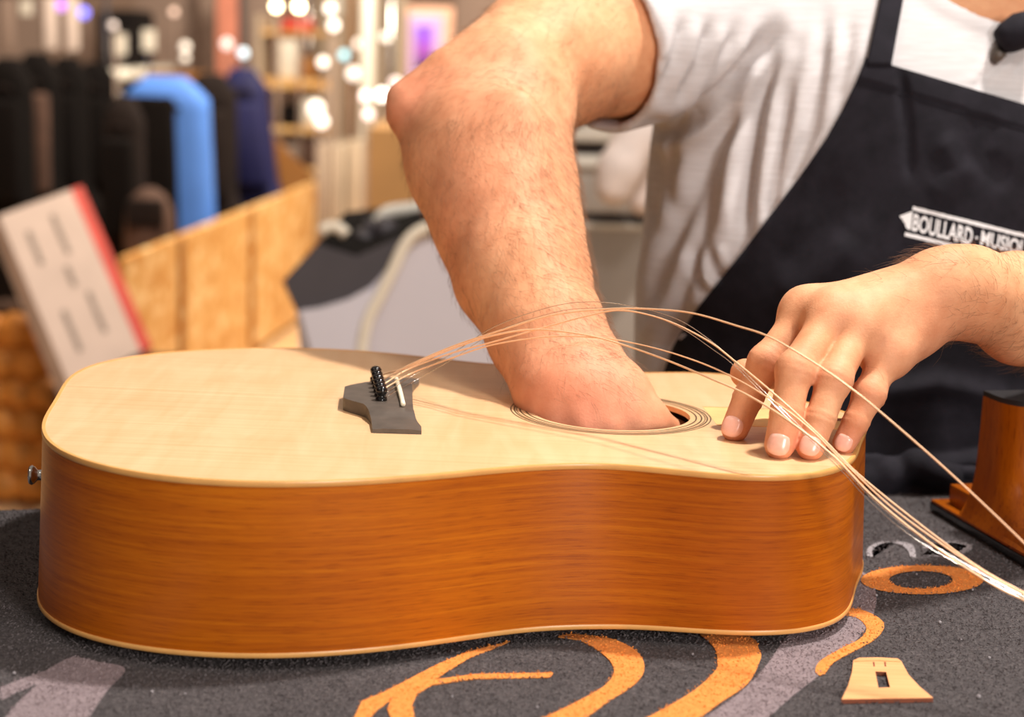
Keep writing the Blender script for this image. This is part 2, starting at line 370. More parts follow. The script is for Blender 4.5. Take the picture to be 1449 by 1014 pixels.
# loose fibres of the pile, and crumbs of lint
def fibres(N, seed):
    g = np.random.default_rng(seed); x = g.uniform(-.42, .44, N); y = g.uniform(.84, 1.36, N); ok = y < 1.147+.2143*(x+.75); x, y = x[ok], y[ok]
    px, py, _ = proj(np.stack([x, y, np.full(len(x), TZ)], 1)); cls = np.zeros(len(x), int)
    for pl in PAT['mauve']: cls[inpoly(px, py, pl)] = 1
    for pl in PAT['orange']: cls[inpoly(px, py, pl)] = 2
    cls[inpoly(px, py, RING[0]) & ~inpoly(px, py, RING[1])] = 2
    for pl in PAT['grey']: cls[inpoly(px, py, pl)] = 3
    return x, y, cls
fx, fy, fc = fibres(150000, 11)
M_fib = simple('dark_fibre', rgb(92, 85, 86), .95, 0, .55, 260); FB = [M_fib, simple('mauve_fibre', rgb(146, 130, 132), .95, 0, .15, 260), simple('orange_fibre', rgb(236, 146, 64), .95, 0, .12, 260), simple('grey_fibre', rgb(160, 154, 156), .95, 0, .1, 260)]
for k, mt in enumerate(FB):
    mk_ = fc == k; n_ = int(mk_.sum()); a = rng.uniform(0, 6.283, n_); L = rng.uniform(.0008, .0024, n_); h = rng.uniform(.0003, .0014, n_)
    b0 = np.stack([fx[mk_], fy[mk_], np.full(n_, TZ+.0003)], 1); dr = np.stack([np.cos(a), np.sin(a), 0*a], 1); sd = np.stack([-np.sin(a), np.cos(a), 0*a], 1)*.00011
    V = np.stack([b0-sd, b0+sd, b0+dr*L[:, None]*.6+sd*.8+[0, 0, 1]*h[:, None], b0+dr*L[:, None]+[0, 0, 1]*h[:, None]*.6], 1).reshape(-1, 3)
    tag(obj('carpet_fibres', (V, (np.arange(n_)[:, None]*4+np.arange(4)).tolist()), mt, mat_o, smooth=False), kind='stuff')
lv = []
for x, y in ((1376, 834), (1297, 812), (1240, 842), (980, 925), (640, 985), (1360, 905), (1400, 930), (1330, 880), (760, 1000), (215, 978), (262, 981), (20, 952), (1105, 885), (1385, 985)):
    q = onz(x, y, TZ+.0012); lv.append(sphere(q, rng.uniform(.0006, .0012), 5))
tag(obj('lint', join(*lv), M_lgrey, mat_o), kind='stuff')

# ------------------------------------------------------------------ guitar
PSI, OX, OY, Z0, TL = .0634405, .0325870, 1.1341200, .1009891, -.0159499
GA = np.array([math.cos(PSI), math.sin(PSI), 0]); GB = np.array([-math.sin(PSI), math.cos(PSI), 0]); GO = np.array([OX, OY, TZ])
GN = np.cross(GA+np.array([0, 0, TL]), GB); GN /= np.linalg.norm(GN)
def G(s_, t_, h=0.): return GO+np.multiply.outer(s_, GA)+np.multiply.outer(t_, GB)+np.multiply.outer(Z0+TL*np.asarray(s_)+h, [0, 0, 1.])
def gpix(x, y, h=0.):                         # a pixel onto the plane h above the soundboard, as (s, t)
    d = FWD+(x-CX)/F*AXX-(y-CY)/F*AXY; n_ = np.array([-TL*GA[0], -TL*GA[1], 1]); p0 = GO+np.array([0, 0, Z0+h])
    q = CAM+d*(((p0-CAM)@n_)/(d@n_))-p0; return q@GA, q@GB
TOPC = [0.21414, -0.06472, 0.05358, -0.00911, -0.01758, 0.00765, -0.00169, 0.00338, 0.00417, 0.002, -0.0013]
TOPS = [0.00083, -0.00168, -0.00368, -0.00027, 0.00259, -0.00219, -0.00129, -0.00134, 0.00196, 0.00181]
BOTC = [0.21535, -0.06272, 0.05568, -0.00839, -0.01678, 0.00654, -0.00301, 0.00353, 0.00314, 0.00213, -0.00125]
BOTS = [0.00043, -0.00103, -0.00181, 0.001, 0.00141, -0.00089, -0.00044, -0.00103, 0.00144, 0.00074]
NO = 320; TH = np.linspace(0, 2*np.pi, NO, endpoint=False)
def outl(Cc, Ss):
    r = sum(a*np.cos(k*TH) for k, a in enumerate(Cc))+sum(a*np.sin((k+1)*TH) for k, a in enumerate(Ss)); return r*np.cos(TH), r*np.sin(TH)
ts, tt_ = outl(TOPC, TOPS); bs, bt = outl(BOTC, BOTS)
BZ = .008
TOPR = G(ts, tt_, 0.); BOTR = GO+np.outer(bs, GA)+np.outer(bt, GB)+np.array([0, 0, BZ])
gt = root('acoustic_guitar', 'acoustic guitar body with pale spruce top, lying unstrung of its neck on the carpet mat', 'guitar', (OX, OY, TZ))
# soundboard with its hole
HS, HR = .0302, .0497
ang = np.arctan2(tt_, ts-HS); hs, ht = HS+HR*np.cos(ang), HR*np.sin(ang)
rings = [G(hs, ht, -.0032)]+[G(hs+(ts-hs)*k, ht+(tt_-ht)*k, 0.) for k in np.linspace(0, 1, 10)]
V = np.concatenate(rings); quad = lambda L: [[i*NO+j, (i+1)*NO+j, (i+1)*NO+(j+1) % NO, i*NO+(j+1) % NO] for i in range(L-1) for j in range(NO)]
sb = obj('soundboard', (V, quad(len(rings))), M_spruce, gt, auto=40)
inner = [G(hs, ht, -.0032)]+[G(hs+(ts*.985-hs)*k, ht+(tt_*.985-ht)*k, -.0033) for k in (.5, 1)]
obj('soundboard_underside', (np.concatenate(inner), [q[::-1] for q in quad(3)]), M_foot, gt)
def rosette(r, w):
    a = np.linspace(0, 2*np.pi, 120, endpoint=False); A_ = G(HS+r*np.cos(a), r*np.sin(a), .00016); B_ = G(HS+(r+w)*np.cos(a), (r+w)*np.sin(a), .00016)
    return np.concatenate([A_, B_]), [[i, i+120, (i+1) % 120+120, (i+1) % 120] for i in range(120)]
for r, w in ((.0531, .0009), (.0564, .0009), (.0588, .0005), (.0600, .0008), (.0622, .0007)):
    obj('rosette_ring', rosette(r, w), M_rosl, sb, smooth=False)
# sides
per = np.concatenate([[0], np.cumsum(np.linalg.norm(np.diff(np.vstack([TOPR, TOPR[:1]]), axis=0), axis=1))])
LV = 10; rows = []; uv = []
for k in np.linspace(0, 1, LV):
    rows.append(BOTR+(TOPR-BOTR)*k); uv.append(np.stack([per[:NO], np.full(NO, k*.1)], 1))
V = np.concatenate(rows+[]); 
Vs = V.reshape(LV, NO, 3); Vs = np.concatenate([Vs, Vs[:, :1]], 1).reshape(-1, 3)
uvs = np.concatenate([np.concatenate([u, [[per[-1], u[0, 1]]]]) for u in uv]); n1 = NO+1
obj('sides', (Vs, [[i*n1+j, i*n1+j+1, (i+1)*n1+j+1, (i+1)*n1+j] for i in range(LV-1) for j in range(NO)]), M_maho, gt, uv=uvs)
CBOT = GO+np.array([0, 0, 0])
def dome(k): 
    q = BOTR*k+(GO+np.array([.0, 0, BZ]))*(1-k); q[:, 2] = TZ+BZ-(BZ-.0008)*(1-k**3); return q
obj('back', (np.concatenate([dome(k) for k in (1, .97, .9, .75, .5, .25, .02)]), quad(7)), M_maho2, gt)
def strip(ring, cen, out, h0, h1):             # square-section binding round a ring
    d = ring-np.roll(ring, 1, 0); d2 = np.roll(ring, -1, 0)-ring; t = d/np.linalg.norm(d, axis=1)[:, None]+d2/np.linalg.norm(d2, axis=1)[:, None]
    nr = np.stack([t[:, 1], -t[:, 0], 0*t[:, 0]], 1); nr /= np.linalg.norm(nr, axis=1)[:, None]
    z = np.array([0, 0, 1.]); sec = [(-.0016, h1), (out*.5, h1), (out, h1-.0006), (out, h0+.0004), (out*.3, h0), (-.0016, h0)]
    V = np.concatenate([ring+nr*a+z*b for a, b in sec]); L = len(sec)
    return V, [[i*NO+j, (i+1) % L*NO+j, (i+1) % L*NO+(j+1) % NO, i*NO+(j+1) % NO] for i in range(L) for j in range(NO)]
obj('top_binding', strip(TOPR, 0, .0006, -.0030, .0003), M_bind, gt, auto=50)
obj('back_binding', strip(BOTR, 0, .0006, -.0006, .0022), M_bind, gt, auto=50)
# fingerboard footprint on the upper bout: bare wood between two lacquer edges
def slab(s0, s1, t0, t1, h): return prism([G(a, b, h) for a, b in ((s0, t0), (s1, t0), (s1, t1), (s0, t1))], (0, 0, -.0003))
obj('fingerboard_footprint', slab(.093, .178, -.027, .027, .00012), M_foot, sb, smooth=False, label='bare unlacquered strip where the fingerboard sat')
for t0 in (-.0278, .0270): obj('lacquer_edge', slab(.093, .178, t0, t0+.0008, .0002), M_amber, sb, smooth=False)
obj('locating_slot', slab(.150, .185, -.004, .004, .00025), M_burn, sb, smooth=False)
# bridge
half = [(596.3, 602.6, .0028), (588, 592, .0035), (584.7, 577, .0075), (584, 568, .0085)]
halfL = [(485.4, 561, .0085), (497, 565, .0085), (508.5, 568, .0085), (517.4, 571.8, .008), (521.5, 578, .0072), (525.5, 592, .0036), (527, 605.8, .0028)]
L_ = [(*gpix(x, y, h), h) for x, y, h in halfL]; R_ = [(*gpix(x, y, h), h) for x, y, h in half[::-1]]
t_mid = .0015
def mir(p): return (p[0], 2*t_mid-p[1], p[2])
bl = [p for p in L_ if p[1] < t_mid]; br = [p for p in R_ if p[1] < t_mid]
sL0 = min(p[0] for p in L_)
left = [(sL0, t_mid, .0085)]+bl; right = br
n_b = 24; tmin = min(min(p[1] for p in bl), min(p[1] for p in br))
tb = np.concatenate([np.linspace(tmin, t_mid, n_b), 2*t_mid-np.linspace(tmin, t_mid, n_b)[::-1][1:]])
def prof(pts, j):
    q = sorted([(p[1], p[j]) for p in pts]); return np.array([a for a, _ in q]), np.array([b for _, b in q])
def ev(pts, j, t): t = np.where(t > t_mid, 2*t_mid-t, t); a, b = prof(pts, j); return np.interp(t, a, b)
sl_, sr_ = ev(left, 0, tb), ev(right, 0, tb)
hh = ev(left, 2, tb); hh = np.where(np.abs(tb-t_mid) < .036, .0085, hh)
nb = len(tb); cross = np.linspace(0, 1, 6); rowsb = []
for i in range(nb):
    rowsb.append([G(sl_[i], tb[i], 0.)]+[G(sl_[i]+(sr_[i]-sl_[i])*k, tb[i], hh[i]-.0006*(2*k-1)**8) for k in cross]+[G(sr_[i], tb[i], 0.)])
V = np.array(rowsb).reshape(-1, 3); w_ = 8
Fb = [[i*w_+j, i*w_+j+1, (i+1)*w_+j+1, (i+1)*w_+j] for i in range(nb-1) for j in range(w_-1)]+[list(range(w_)), list(range((nb-1)*w_, nb*w_))[::-1]]
Fb = [q[::-1] for q in Fb]
brd = obj('bridge', (V, Fb), M_ebony, gt, auto=35)
sa, sbb = gpix(560.5, 531, .0115), gpix(570.5, 567, .0115)
obj('saddle', join(tube(catmull([G(*sa, .0095), G((sa[0]+sbb[0])/2, (sa[1]+sbb[1])/2, .0104), G(*sbb, .0095)], 6), .0015, 10)), M_bone, brd)
pin0 = None; PINS = []
for k in range(6):
    a, b = gpix(531.5+8*k/5*1.0, 537+29*k/5, .0085); base = G(a, b, .0085); PINS.append(base)
    if pin0 is None:
        pv = lathe([(.0036, -.001), (.0036, .0014), (.0026, .0022), (.0025, .0034), (.0031, .0040), (.0036, .0054), (.0036, .0068), (.0027, .0082), (.0009, .009)], base, GN, 14)
        pin0 = obj('bridge_pin', pv, M_blackgloss, brd); pbase = base
    else:
        o = pin0.copy(); COL.objects.link(o); o.location = tuple(base-pbase)
# strap button at the tail
sbp = P(62.5, 672, 1.145)
obj('strap_button', lathe([(.0045, -.004), (.0045, 0), (.0036, .001), (.0032, .004), (.0052, .0058), (.0062, .0075), (.0055, .009), (.002, .0096)], sbp, -GA, 18), M_chrome, gt)
# loose strings
def dstr(x): return np.interp(x, [540, 620, 700, 900, 1100, 1220, 1449, 1700], [1.185, 1.165, 1.135, 1.085, 1.005, .975, .93, .87])
STR = [
 (M_bronze, .00062, [(575, 520), (640, 493), (700, 474), (760, 466), (830, 474), (880, 487), (940, 508), (1000, 533), (1060, 560), (1120, 598), (1180, 646), (1240, 707), (1320, 771), (1400, 824), (1449, 849), (1560, 900)], .0),
 (M_bronze, .00056, [(580, 516), (640, 490), (700, 470), (780, 446), (860, 437), (920, 437), (980, 443), (1040, 460), (1090, 477), (1155, 515), (1205, 550), (1245, 582), (1340, 665), (1449, 768), (1560, 880)], -.006),
 (M_bronze, .00052, [(578, 522), (640, 499), (700, 483), (760, 466), (830, 447), (880, 439), (940, 452), (1000, 481), (1040, 511), (1100, 561), (1160, 616), (1215, 671), (1300, 740), (1380, 799), (1449, 838), (1560, 890)], .006),
 (M_bronze, .00046, [(582, 528), (640, 506), (700, 487), (780, 476), (850, 478), (900, 486), (960, 502), (1020, 525), (1080, 558), (1140, 601), (1195, 655), (1260, 716), (1330, 768), (1400, 814), (1449, 840), (1560, 893)], .003),
 (M_steel, .00022, [(583, 532), (640, 500), (700, 462), (780, 434), (840, 427), (900, 434), (960, 452), (1010, 485), (1042, 515), (1100, 572), (1190, 660), (1240, 711), (1310, 764), (1449, 844), (1560, 895)], .009),
 (M_steel, .00020, [(586, 539), (640, 508), (700, 470), (780, 443), (835, 436), (900, 440), (960, 462), (1010, 495), (1040, 518), (1098, 575), (1185, 660), (1236, 714), (1306, 769), (1449, 848), (1560, 899)], .010)]
for k, (mt, r, px, off) in enumerate(STR):
    st = [PINS[k]+GN*.001+GA*.002, PINS[k]+GN*.004+GA*.006]
    pts = st+[P(x, y, dstr(x)+off) for x, y in px]
    obj('string', tube(catmull(pts, 7), r, 6), mt, gt, label='bronze wound string' if mt is M_bronze else 'thin plain steel string')

# ------------------------------------------------------------------ guitar neck lying fretboard down
N0 = np.array([.3045, 1.300, TZ]); d1 = np.array([.217, -.976, 0]); d2 = np.array([.976, .217, 0]); d3 = np.array([0, 0, 1.])
def NK(a, b, z): return N0+np.multiply.outer(a, d1)+np.multiply.outer(b, d2)+np.multiply.outer(z, d3)
nk = root('guitar_neck', 'brown mahogany guitar neck lying fretboard down beside the guitar body', 'guitar neck', N0+d1*.1+d2*.028)
def nbox(a0, a1, b0, b1, z0, z1, bev=.001): return rbox((a0, b0, z0), (a1, b1, z1), bev, 2, (np.stack([d1, d2, d3], 1), N0))
obj('fretboard', nbox(0, .50, 0, .056, .001, .0075), M_blackgloss, nk, auto=40)
obj('tongue', nbox(.001, .12, .0005, .0555, .0075, .0095, .0006), M_maho2, nk, auto=40)
obj('tenon', nbox(.012, .10, .009, .047, .0095, .0235, .0012), M_maho2, nk, auto=40)
secs = []
for k in np.linspace(0, 1, 14):
    e = (1-k)**6; z = .0095+k*.086
    a0 = .046+.004*k; a1 = .092+.13*e; wd = .0175+.0105*e; cb = .028
    u = np.linspace(0, np.pi, 17); L = a1-a0
    U = [(a0, -wd), (a0, wd)]+[(a0+L*.35+L*.65*math.sin(q)**.8, wd*math.cos(q)) for q in u]
    secs.append(np.array([NK(a, cb+b, z) for a, b in U]))
V = np.concatenate(secs); nsec = len(secs[0])
obj('heel', (V, [[i*nsec+j, i*nsec+(j+1) % nsec, (i+1)*nsec+(j+1) % nsec, (i+1)*nsec+j] for i in range(13) for j in range(nsec)]+[list(range((13)*nsec, 14*nsec))]), M_maho2, nk, auto=50)
obj('heel_cap', prism(secs[-1], (0, 0, .0035)), M_cap, nk, auto=50, smooth=False)
sh = []
for a in np.linspace(.11, .50, 12):
    w2 = .027-.006*(a-.11)/.39; sh.append([NK(a, .028+w2*math.cos(q), .0075+.019*math.sin(q)) for q in np.linspace(0, np.pi, 13)])
V = np.array(sh).reshape(-1, 3)
obj('neck_shaft', (V, [[i*13+j, i*13+j+1, (i+1)*13+j+1, (i+1)*13+j] for i in range(11) for j in range(12)]), M_maho2, nk)

# ------------------------------------------------------------------ laser-cut shim in the foreground
zs = TZ+.0026
ot = [(1207.5, 933.7), (1216, 930), (1243, 929.5), (1270, 931), (1275.5, 935), (1285.7, 954), (1301.5, 971), (1320.6, 987), (1190.7, 989), (1200, 969.7), (1205.5, 951)]
sl4 = [(1238.5, 949.5), (1254, 950.3), (1259.5, 972), (1243, 972.6)]
op = [onz(x, y, zs) for x, y in ot]; ip = [onz(x, y, zs) for x, y in sl4]
sm = root('wooden_shim', 'flared thin wooden shim with a slot lying on the carpet mat', 'shim', (op[0]+op[7])/2*[1, 1, 0]+[0, 0, TZ])
bm = bmesh.new(); vo = [bm.verts.new(p) for p in op]; vi = [bm.verts.new(p) for p in ip]
ed = [bm.edges.new((q[i], q[(i+1) % len(q)])) for q in (vo, vi) for i in range(len(q))]
bmesh.ops.triangle_fill(bm, edges=ed, use_beauty=True)
top = [[v.index for v in f.verts] for f in (bm.verts.index_update() or bm.faces)]; V = np.array([v.co[:] for v in bm.verts]); bm.free()
no, ni = len(op), len(ip); V2 = V-[0, 0, .0024]
def updir(q):
    a, b, c_ = V[q[0]], V[q[1]], V[q[2]]; return q if np.cross(b-a, c_-a)[2] > 0 else q[::-1]
obj('plate', (V, [updir(q) for q in top]), M_shim, sm, smooth=False)
Ed = np.concatenate([V, V2]); nn = no+ni
obj('burnt_edge', (Ed, [[i, (i+1) % no, (i+1) % no+nn, i+nn] for i in range(no)]+[[no+i, no+(i+1) % ni, no+(i+1) % ni+nn, no+i+nn] for i in range(ni)]), M_burn, sm, smooth=False, label='dark burnt edge')
obj('ridge', prism([onz(x, y, zs+.0006) for x, y in ((1208.5, 934.5), (1216, 930), (1243, 929.5), (1270, 931), (1274.5, 935.2), (1243, 933.6))], (0, 0, -.0006)), M_shim, sm, smooth=False)
for x0, y0 in ((1236, 939), (1252, 939)): obj('scorch_mark', prism([onz(x, y, zs+.0002) for x, y in ((x0-1, y0-3), (x0+1.5, y0-3), (x0+2, y0+3), (x0, y0+3))], (0, 0, -.0004)), M_burn, sm, smooth=False)
# ------------------------------------------------------------------ person
def J(x, y, D, r): return (P(x, y, D), r)
YAW = math.radians(24)
per_o = np.array([.33, 1.62, 0.])
# --- left hand and forearm (the hand holding the soundboard down)
fingers = {
 'index':  [J(1141, 441, 1.112, .0106), J(1084, 512, 1.098, .0096), J(1059, 562, 1.102, .0090), J(1040, 606, 1.100, .0083)],
 'middle': [J(1178, 447, 1.094, .0108), J(1125, 523, 1.066, .0100), J(1113, 584, 1.060, .0093), J(1103, 629, 1.058, .0088)],
 'ring':   [J(1216, 461, 1.092, .0104), J(1180, 537, 1.066, .0095), J(1161, 592, 1.060, .0087), J(1147, 632, 1.057, .0081)],
 'little': [J(1257, 497, 1.096, .0098), J(1230, 557, 1.082, .0085), J(1211, 597, 1.078, .0077), J(1195, 626, 1.078, .0070)]}
wr = [J(1346, 392, 1.118, .0165), J(1354, 419, 1.122, .0165)]
vl = Vol(P(1010, 690, 1.10)-[0.02, .09, .01], P(1560, 300, 1.15)+[.04, .16, .03], .0013)
for nm, f in fingers.items():
    vl.chain(f, .0022, crease={0: [(1.0, .00042, .007)], 1: [(0.0, .00042, .007), (1.0, .00028, .004)], 2: [(0.0, .00028, .004)]})
    vl.cap(f[0][0], f[0][0], f[0][1]*.98, None, .012)                     # knuckle
    vl.cap(f[1][0], f[1][0], f[1][1]*1.02, None, .006)
mc = [(wr[0][0], .0125), (wr[0][0]*.7+wr[1][0]*.3, .0125), (wr[0][0]*.35+wr[1][0]*.65, .0125), (wr[1][0], .0120)]
for (w0, r0), f in zip(mc, fingers.values()):
    b = f[0][0]; back = np.array([0, .006, -.003])
    vl.cap(w0+back, b+back, r0, f[0][1]*.96, .014)
    vl.cap(w0+back*2.4, b+back*2.6, r0*.9, f[0][1]*.9, .014)                 # palm side
    vl.cap(w0-np.array([0, .0015, -.002]), b-np.array([0, .0015, -.001]), .0100, .0090, .016)   # extensor tendon
k4 = [f[0] for f in fingers.values()]
for a, b in zip(k4[:-1], k4[1:]): vl.cap(a[0]+[0, .006, -.002], b[0]+[0, .006, -.002], .0085, .0085, .010)
vl.chain([J(1334, 438, 1.128, .0125), J(1292, 466, 1.118, .0125), J(1258, 497, 1.105, .0098)], .012)     # heel of the hand
vl.chain([J(1320, 425, 1.150, .016), J(1208, 478, 1.158, .0138), J(1118, 527, 1.150, .0108), J(1054, 528, 1.130, .0090)], .008)   # thumb
vl.cap(P(1290, 440, 1.140), P(1180, 470, 1.140), .015, .010, .014)
# wrist and forearm, flattened
for dx, dy, dD, rr in ((0, -19, 0, 1), (0, 19, .004, 1), (0, 0, -.002, 1.02)):
    vl.chain([J(1330, 408+dy*.6, 1.120+dD, .0160*rr), J(1375, 414+dy*.9, 1.132+dD, .0178*rr), J(1440, 436+dy*1.3, 1.165+dD, .0218*rr), J(1520, 452+dy*1.5, 1.220+dD, .0280*rr), J(1600, 462+dy*1.2, 1.30+dD, .034*rr)], .014)
vl.cap(P(1350, 383, 1.118), P(1350, 383, 1.118), .0085, None, .012)         # wrist bone

VL, FL = vl.mesh()
# --- right arm, reaching down through the soundhole
vr = Vol(P(540, 660, 1.12)-[.02, .14, .12], P(1130, -120, 1.62)+[.06, .06, .05], .0021)
vr.chain([J(1010, 4, 1.540, .054), J(880, 48, 1.470, .0600), J(770, 84, 1.403, .0520), J(706, 118, 1.355, .0445)], .02)
vr.chain([J(706, 118, 1.355, .0445), J(640, 128, 1.338, .026), J(583, 152, 1.330, .0152)], .016)          # back of the elbow
vr.chain([J(583, 152, 1.330, .0150), J(634, 250, 1.310, .022), J(688, 400, 1.262, .020)], .022)          # ulna
vr.chain([J(725, 150, 1.345, .0400), J(688, 212, 1.318, .0500), J(712, 296, 1.285, .0445), J(744, 392, 1.250, .0385), J(772, 468, 1.216, .0325)], .018)
vr.ell(P(735, 250, 1.268), [AXX*.016+AXY*.0, AXY*.05-AXX*.012, FWD*.010], .02)
vr.chain([J(742, 168, 1.340, .0330), J(756, 250, 1.305, .0235), J(775, 330, 1.272, .0220)], .02)
vr.chain([J(742, 392, 1.25, .0400), J(770, 470, 1.215, .0325), J(790, 520, 1.192, .0265)], .016)
vr.chain([J(770, 468, 1.216, .030), J(778, 522, 1.190, .0225), J(786, 562, 1.172, .0215), J(795, 585, 1.16, .020)], .016)
vr.chain([J(780, 468, 1.216, .030), J(828, 520, 1.190, .0225), J(866, 566, 1.168, .0205), J(888, 592, 1.155, .018)], .016)
HC = G(HS, 0., 0.)                                                         # centre of the soundhole
def H(a, b, h, r): return (G(HS+a, b, h), r)
mcs = [H(.022, .018, -.020, .0125), H(.014, .003, -.026, .0128), H(.002, -.008, -.026, .0122), H(-.014, -.012, -.022, .0112)]
tops = [P(872, 560, 1.172), P(845, 560, 1.160), P(815, 556, 1.158), P(790, 550, 1.166)]
for i in range(3): vr.cap((tops[i]+tops[i+1])/2, (mcs[i][0]+mcs[i+1][0])/2, .0165, .0160, .012)
for (q, r), tpt in zip(mcs, tops):
    vr.cap(tpt, q, .0165, .0165, .016)
for (x0, y0, D0), (x1, y1, D1), r in (((818, 500, 1.158), (862, 600, 1.137), .0020), ((800, 505, 1.160), (824, 602, 1.136), .0022), ((785, 515, 1.163), (788, 600, 1.142), .0022), ((835, 500, 1.162), (905, 604, 1.147), .0020)):
    vr.cap(P(x0, y0, D0), P(x1, y1, D1), r*.8, r*.8, .012)                # tendons on the back of the hand
tipsR = [[(.060, .020, -.040), (.082, .022, -.058), (.094, .022, -.072)], [(.054, .002, -.052), (.074, .004, -.070), (.080, .004, -.082)],
         [(.038, -.014, -.056), (.054, -.014, -.074), (.056, -.012, -.086)], [(.016, -.024, -.050), (.028, -.026, -.066), (.032, -.025, -.078)]]
for (q, r), t3 in zip(mcs, tipsR):
    vr.chain([(q, r)]+[H(*t3[0], r*.88), H(*t3[1], r*.78), H(*t3[2], r*.74)], .004)
vr.chain([J(885, 570, 1.170, .016), J(915, 597, 1.160, .0135), H(.045, .026, -.022, .0118), H(.066, .030, -.040, .0105), H(.082, .030, -.052, .0092)], .007)  # thumb
VR, FR = vr.mesh()
# --- neck, head and trunk (coarser; hidden by clothes or above the frame)
Cw, Cs = math.cos(YAW), math.sin(YAW)
# yaw turns the trunk so its front looks to the camera's right
Ry = np.array([[Cw, Cs, 0], [-Cs, Cw, 0], [0, 0, 1.]])
def flat(k): return np.diag([1, k, 1])@Ry.T
vt = Vol((-.05, 1.25, .35), (.95, 2.0, 1.95), .006)
TR = [J(1170, 900, 1.60, .145), J(1182, 640, 1.560, .148), J(1190, 420, 1.560, .150), J(1236, 205, 1.565, .163), J(1300, 70, 1.565, .14)]
vt.chain(TR, .05, flat(1.38))
vt.cap(P(1050, 5, 1.55), P(1560, 60, 1.65), .050, .050, .05)
NE = [J(1400, 10, 1.585, .068), J(1425, -90, 1.560, .060), J(1435, -180, 1.535, .058)]
vt.chain(NE, .03)
hc = P(1428, -300, 1.495); hx = np.array([.88, .25, -.05]); hu = np.array([-.02, -.38, .92]); hx /= np.linalg.norm(hx); hf = -np.cross(hx, hu); hf /= np.linalg.norm(hf); hu = np.cross(hx, -hf)
if hf[1] > 0: hf = -hf
vt.ell(hc, [hx*.074, hf*.092, hu*.110], .03)
vt.ell(hc-hu*.052+hf*.030, [hx*.052, hf*.055, hu*.066], .03)
vt.cap(hc+hf*.092+hu*.018, hc+hf*.112-hu*.020, .008, .012, .012)
for sx in (-1, 1):
    vt.cap(hc+hx*.034*sx+hf*.086+hu*.026, hc+hx*.014*sx+hf*.092+hu*.028, .007, .006, .01)
    vt.ell(hc+hx*.076*sx-hf*.006, [hx*.007, hf*.017, hu*.031], .006)
vt.cap(hc+hf*.092-hu*.050-hx*.018, hc+hf*.092-hu*.050+hx*.018, .0065, None, .008)
vt.cap(P(1560, 55, 1.65), P(1705, 445, 1.42), .054, .045, .03); vt.cap(P(1705, 445, 1.42), P(1560, 460, 1.27), .045, .034, .02)
VT, FT = vt.mesh()
body = obj('person', join((VL, FL), (VR, FR), (VT, FT)), M_skin, origin=per_o)
tag(body, 'man in grey t-shirt and black apron working with one arm inside the guitar', 'person')
BV = join((VL, FL), (VR, FR), (VT, FT))[0]
tint = np.zeros(len(BV))
for f in fingers.values():
    for i, (wt, sg) in enumerate(((.55, .013), (.75, .010), (.45, .008), (.9, .010))): tint += wt*np.exp(-(np.linalg.norm(BV-f[i][0], axis=1)/sg)**2)
for q, wt, sg in ((P(583, 152, 1.33), .8, .03), (P(700, 150, 1.30), .4, .05), (P(820, 590, 1.15), .75, .06), (P(1300, 470, 1.11), .3, .03), (P(668, 300, 1.25), .35, .05)): tint += wt*np.exp(-(np.linalg.norm(BV-q, axis=1)/sg)**2)
attr(body, 'tint', np.clip(tint, 0, 1))
# --- nails of the visible hand
for nm, f in fingers.items():
    a, b, r = f[2][0], f[3][0], f[3][1]; dr = (b-a)/np.linalg.norm(b-a); tc = CAM-b; nv = tc-dr*(tc@dr); nv /= np.linalg.norm(nv)
    nv = nv*math.cos(.10)+np.cross(dr, nv)*math.sin(.10 if nm != 'index' else .35); sd = np.cross(dr, nv); cN = b+dr*.0005; Ln, Wn = r*.74, r*.80
    V = []; n_ = 9
    for i in range(n_):
        for j in range(n_):
            u, v = 2*i/(n_-1)-1, 2*j/(n_-1)-1
            uu, vv = u*math.sqrt(1-v*v*.42), v*math.sqrt(1-u*u*.42)
            ph = vv*Wn/r*1.12; q = cN+dr*(uu*Ln)
            rl = r*(1.04-.13*max(0, uu)**2)+(0.0003 if abs(u) < 1 and abs(v) < 1 else -.0006)
            V.append(q+rl*(nv*math.cos(ph)+sd*math.sin(ph)))
    Fn = [[i*n_+j, i*n_+j+1, (i+1)*n_+j+1, (i+1)*n_+j] for i in range(n_-1) for j in range(n_-1)]
    obj('fingernail', (np.array(V), Fn), M_nail, body)
# --- hair on the arms
def hairs(V, Fq, wfun, N, Lr, gdir, seed):
    g = np.random.default_rng(seed); Fq = np.asarray(Fq); Nn = vnormals(V, Fq); cen = V[Fq].mean(1); w = np.clip(wfun(cen), 0, None); w /= w.sum()
    pick = g.choice(len(Fq), N, p=w); bar = g.dirichlet((1, 1, 1, 1), N); p = (V[Fq[pick]]*bar[..., None]).sum(1); n = Nn[Fq[pick][:, 0]]
    d = gdir(p)+g.normal(0, .33, (N, 3)); d -= n*(d*n).sum(1)[:, None]; d /= np.linalg.norm(d, axis=1)[:, None]
    L = g.uniform(*Lr, N)[:, None]; lift = g.uniform(.25, .6, N)[:, None]; cu = g.normal(0, .28, (N, 1)); sd = np.cross(n, d)
    pts = [p-n*.0004, p+L*(d*.45+n*lift*.45+sd*cu*.08), p+L*(d*.95+n*lift*.62+sd*cu*.35)]
    rad = [.00006, .00005, .00002]; VV = np.zeros((N, 9, 3))
    for k in range(3):
        for q in range(3):
            a = 2*np.pi*q/3; VV[:, k*3+q] = pts[k]+rad[k]*(math.cos(a)*n+math.sin(a)*sd)
    b = np.arange(N)[:, None]*9; Fh = np.concatenate([b+np.array([k*3+q, k*3+(q+1) % 3, (k+1)*3+(q+1) % 3, (k+1)*3+q]) for k in range(2) for q in range(3)])
    return VV.reshape(-1, 3), Fh.tolist()
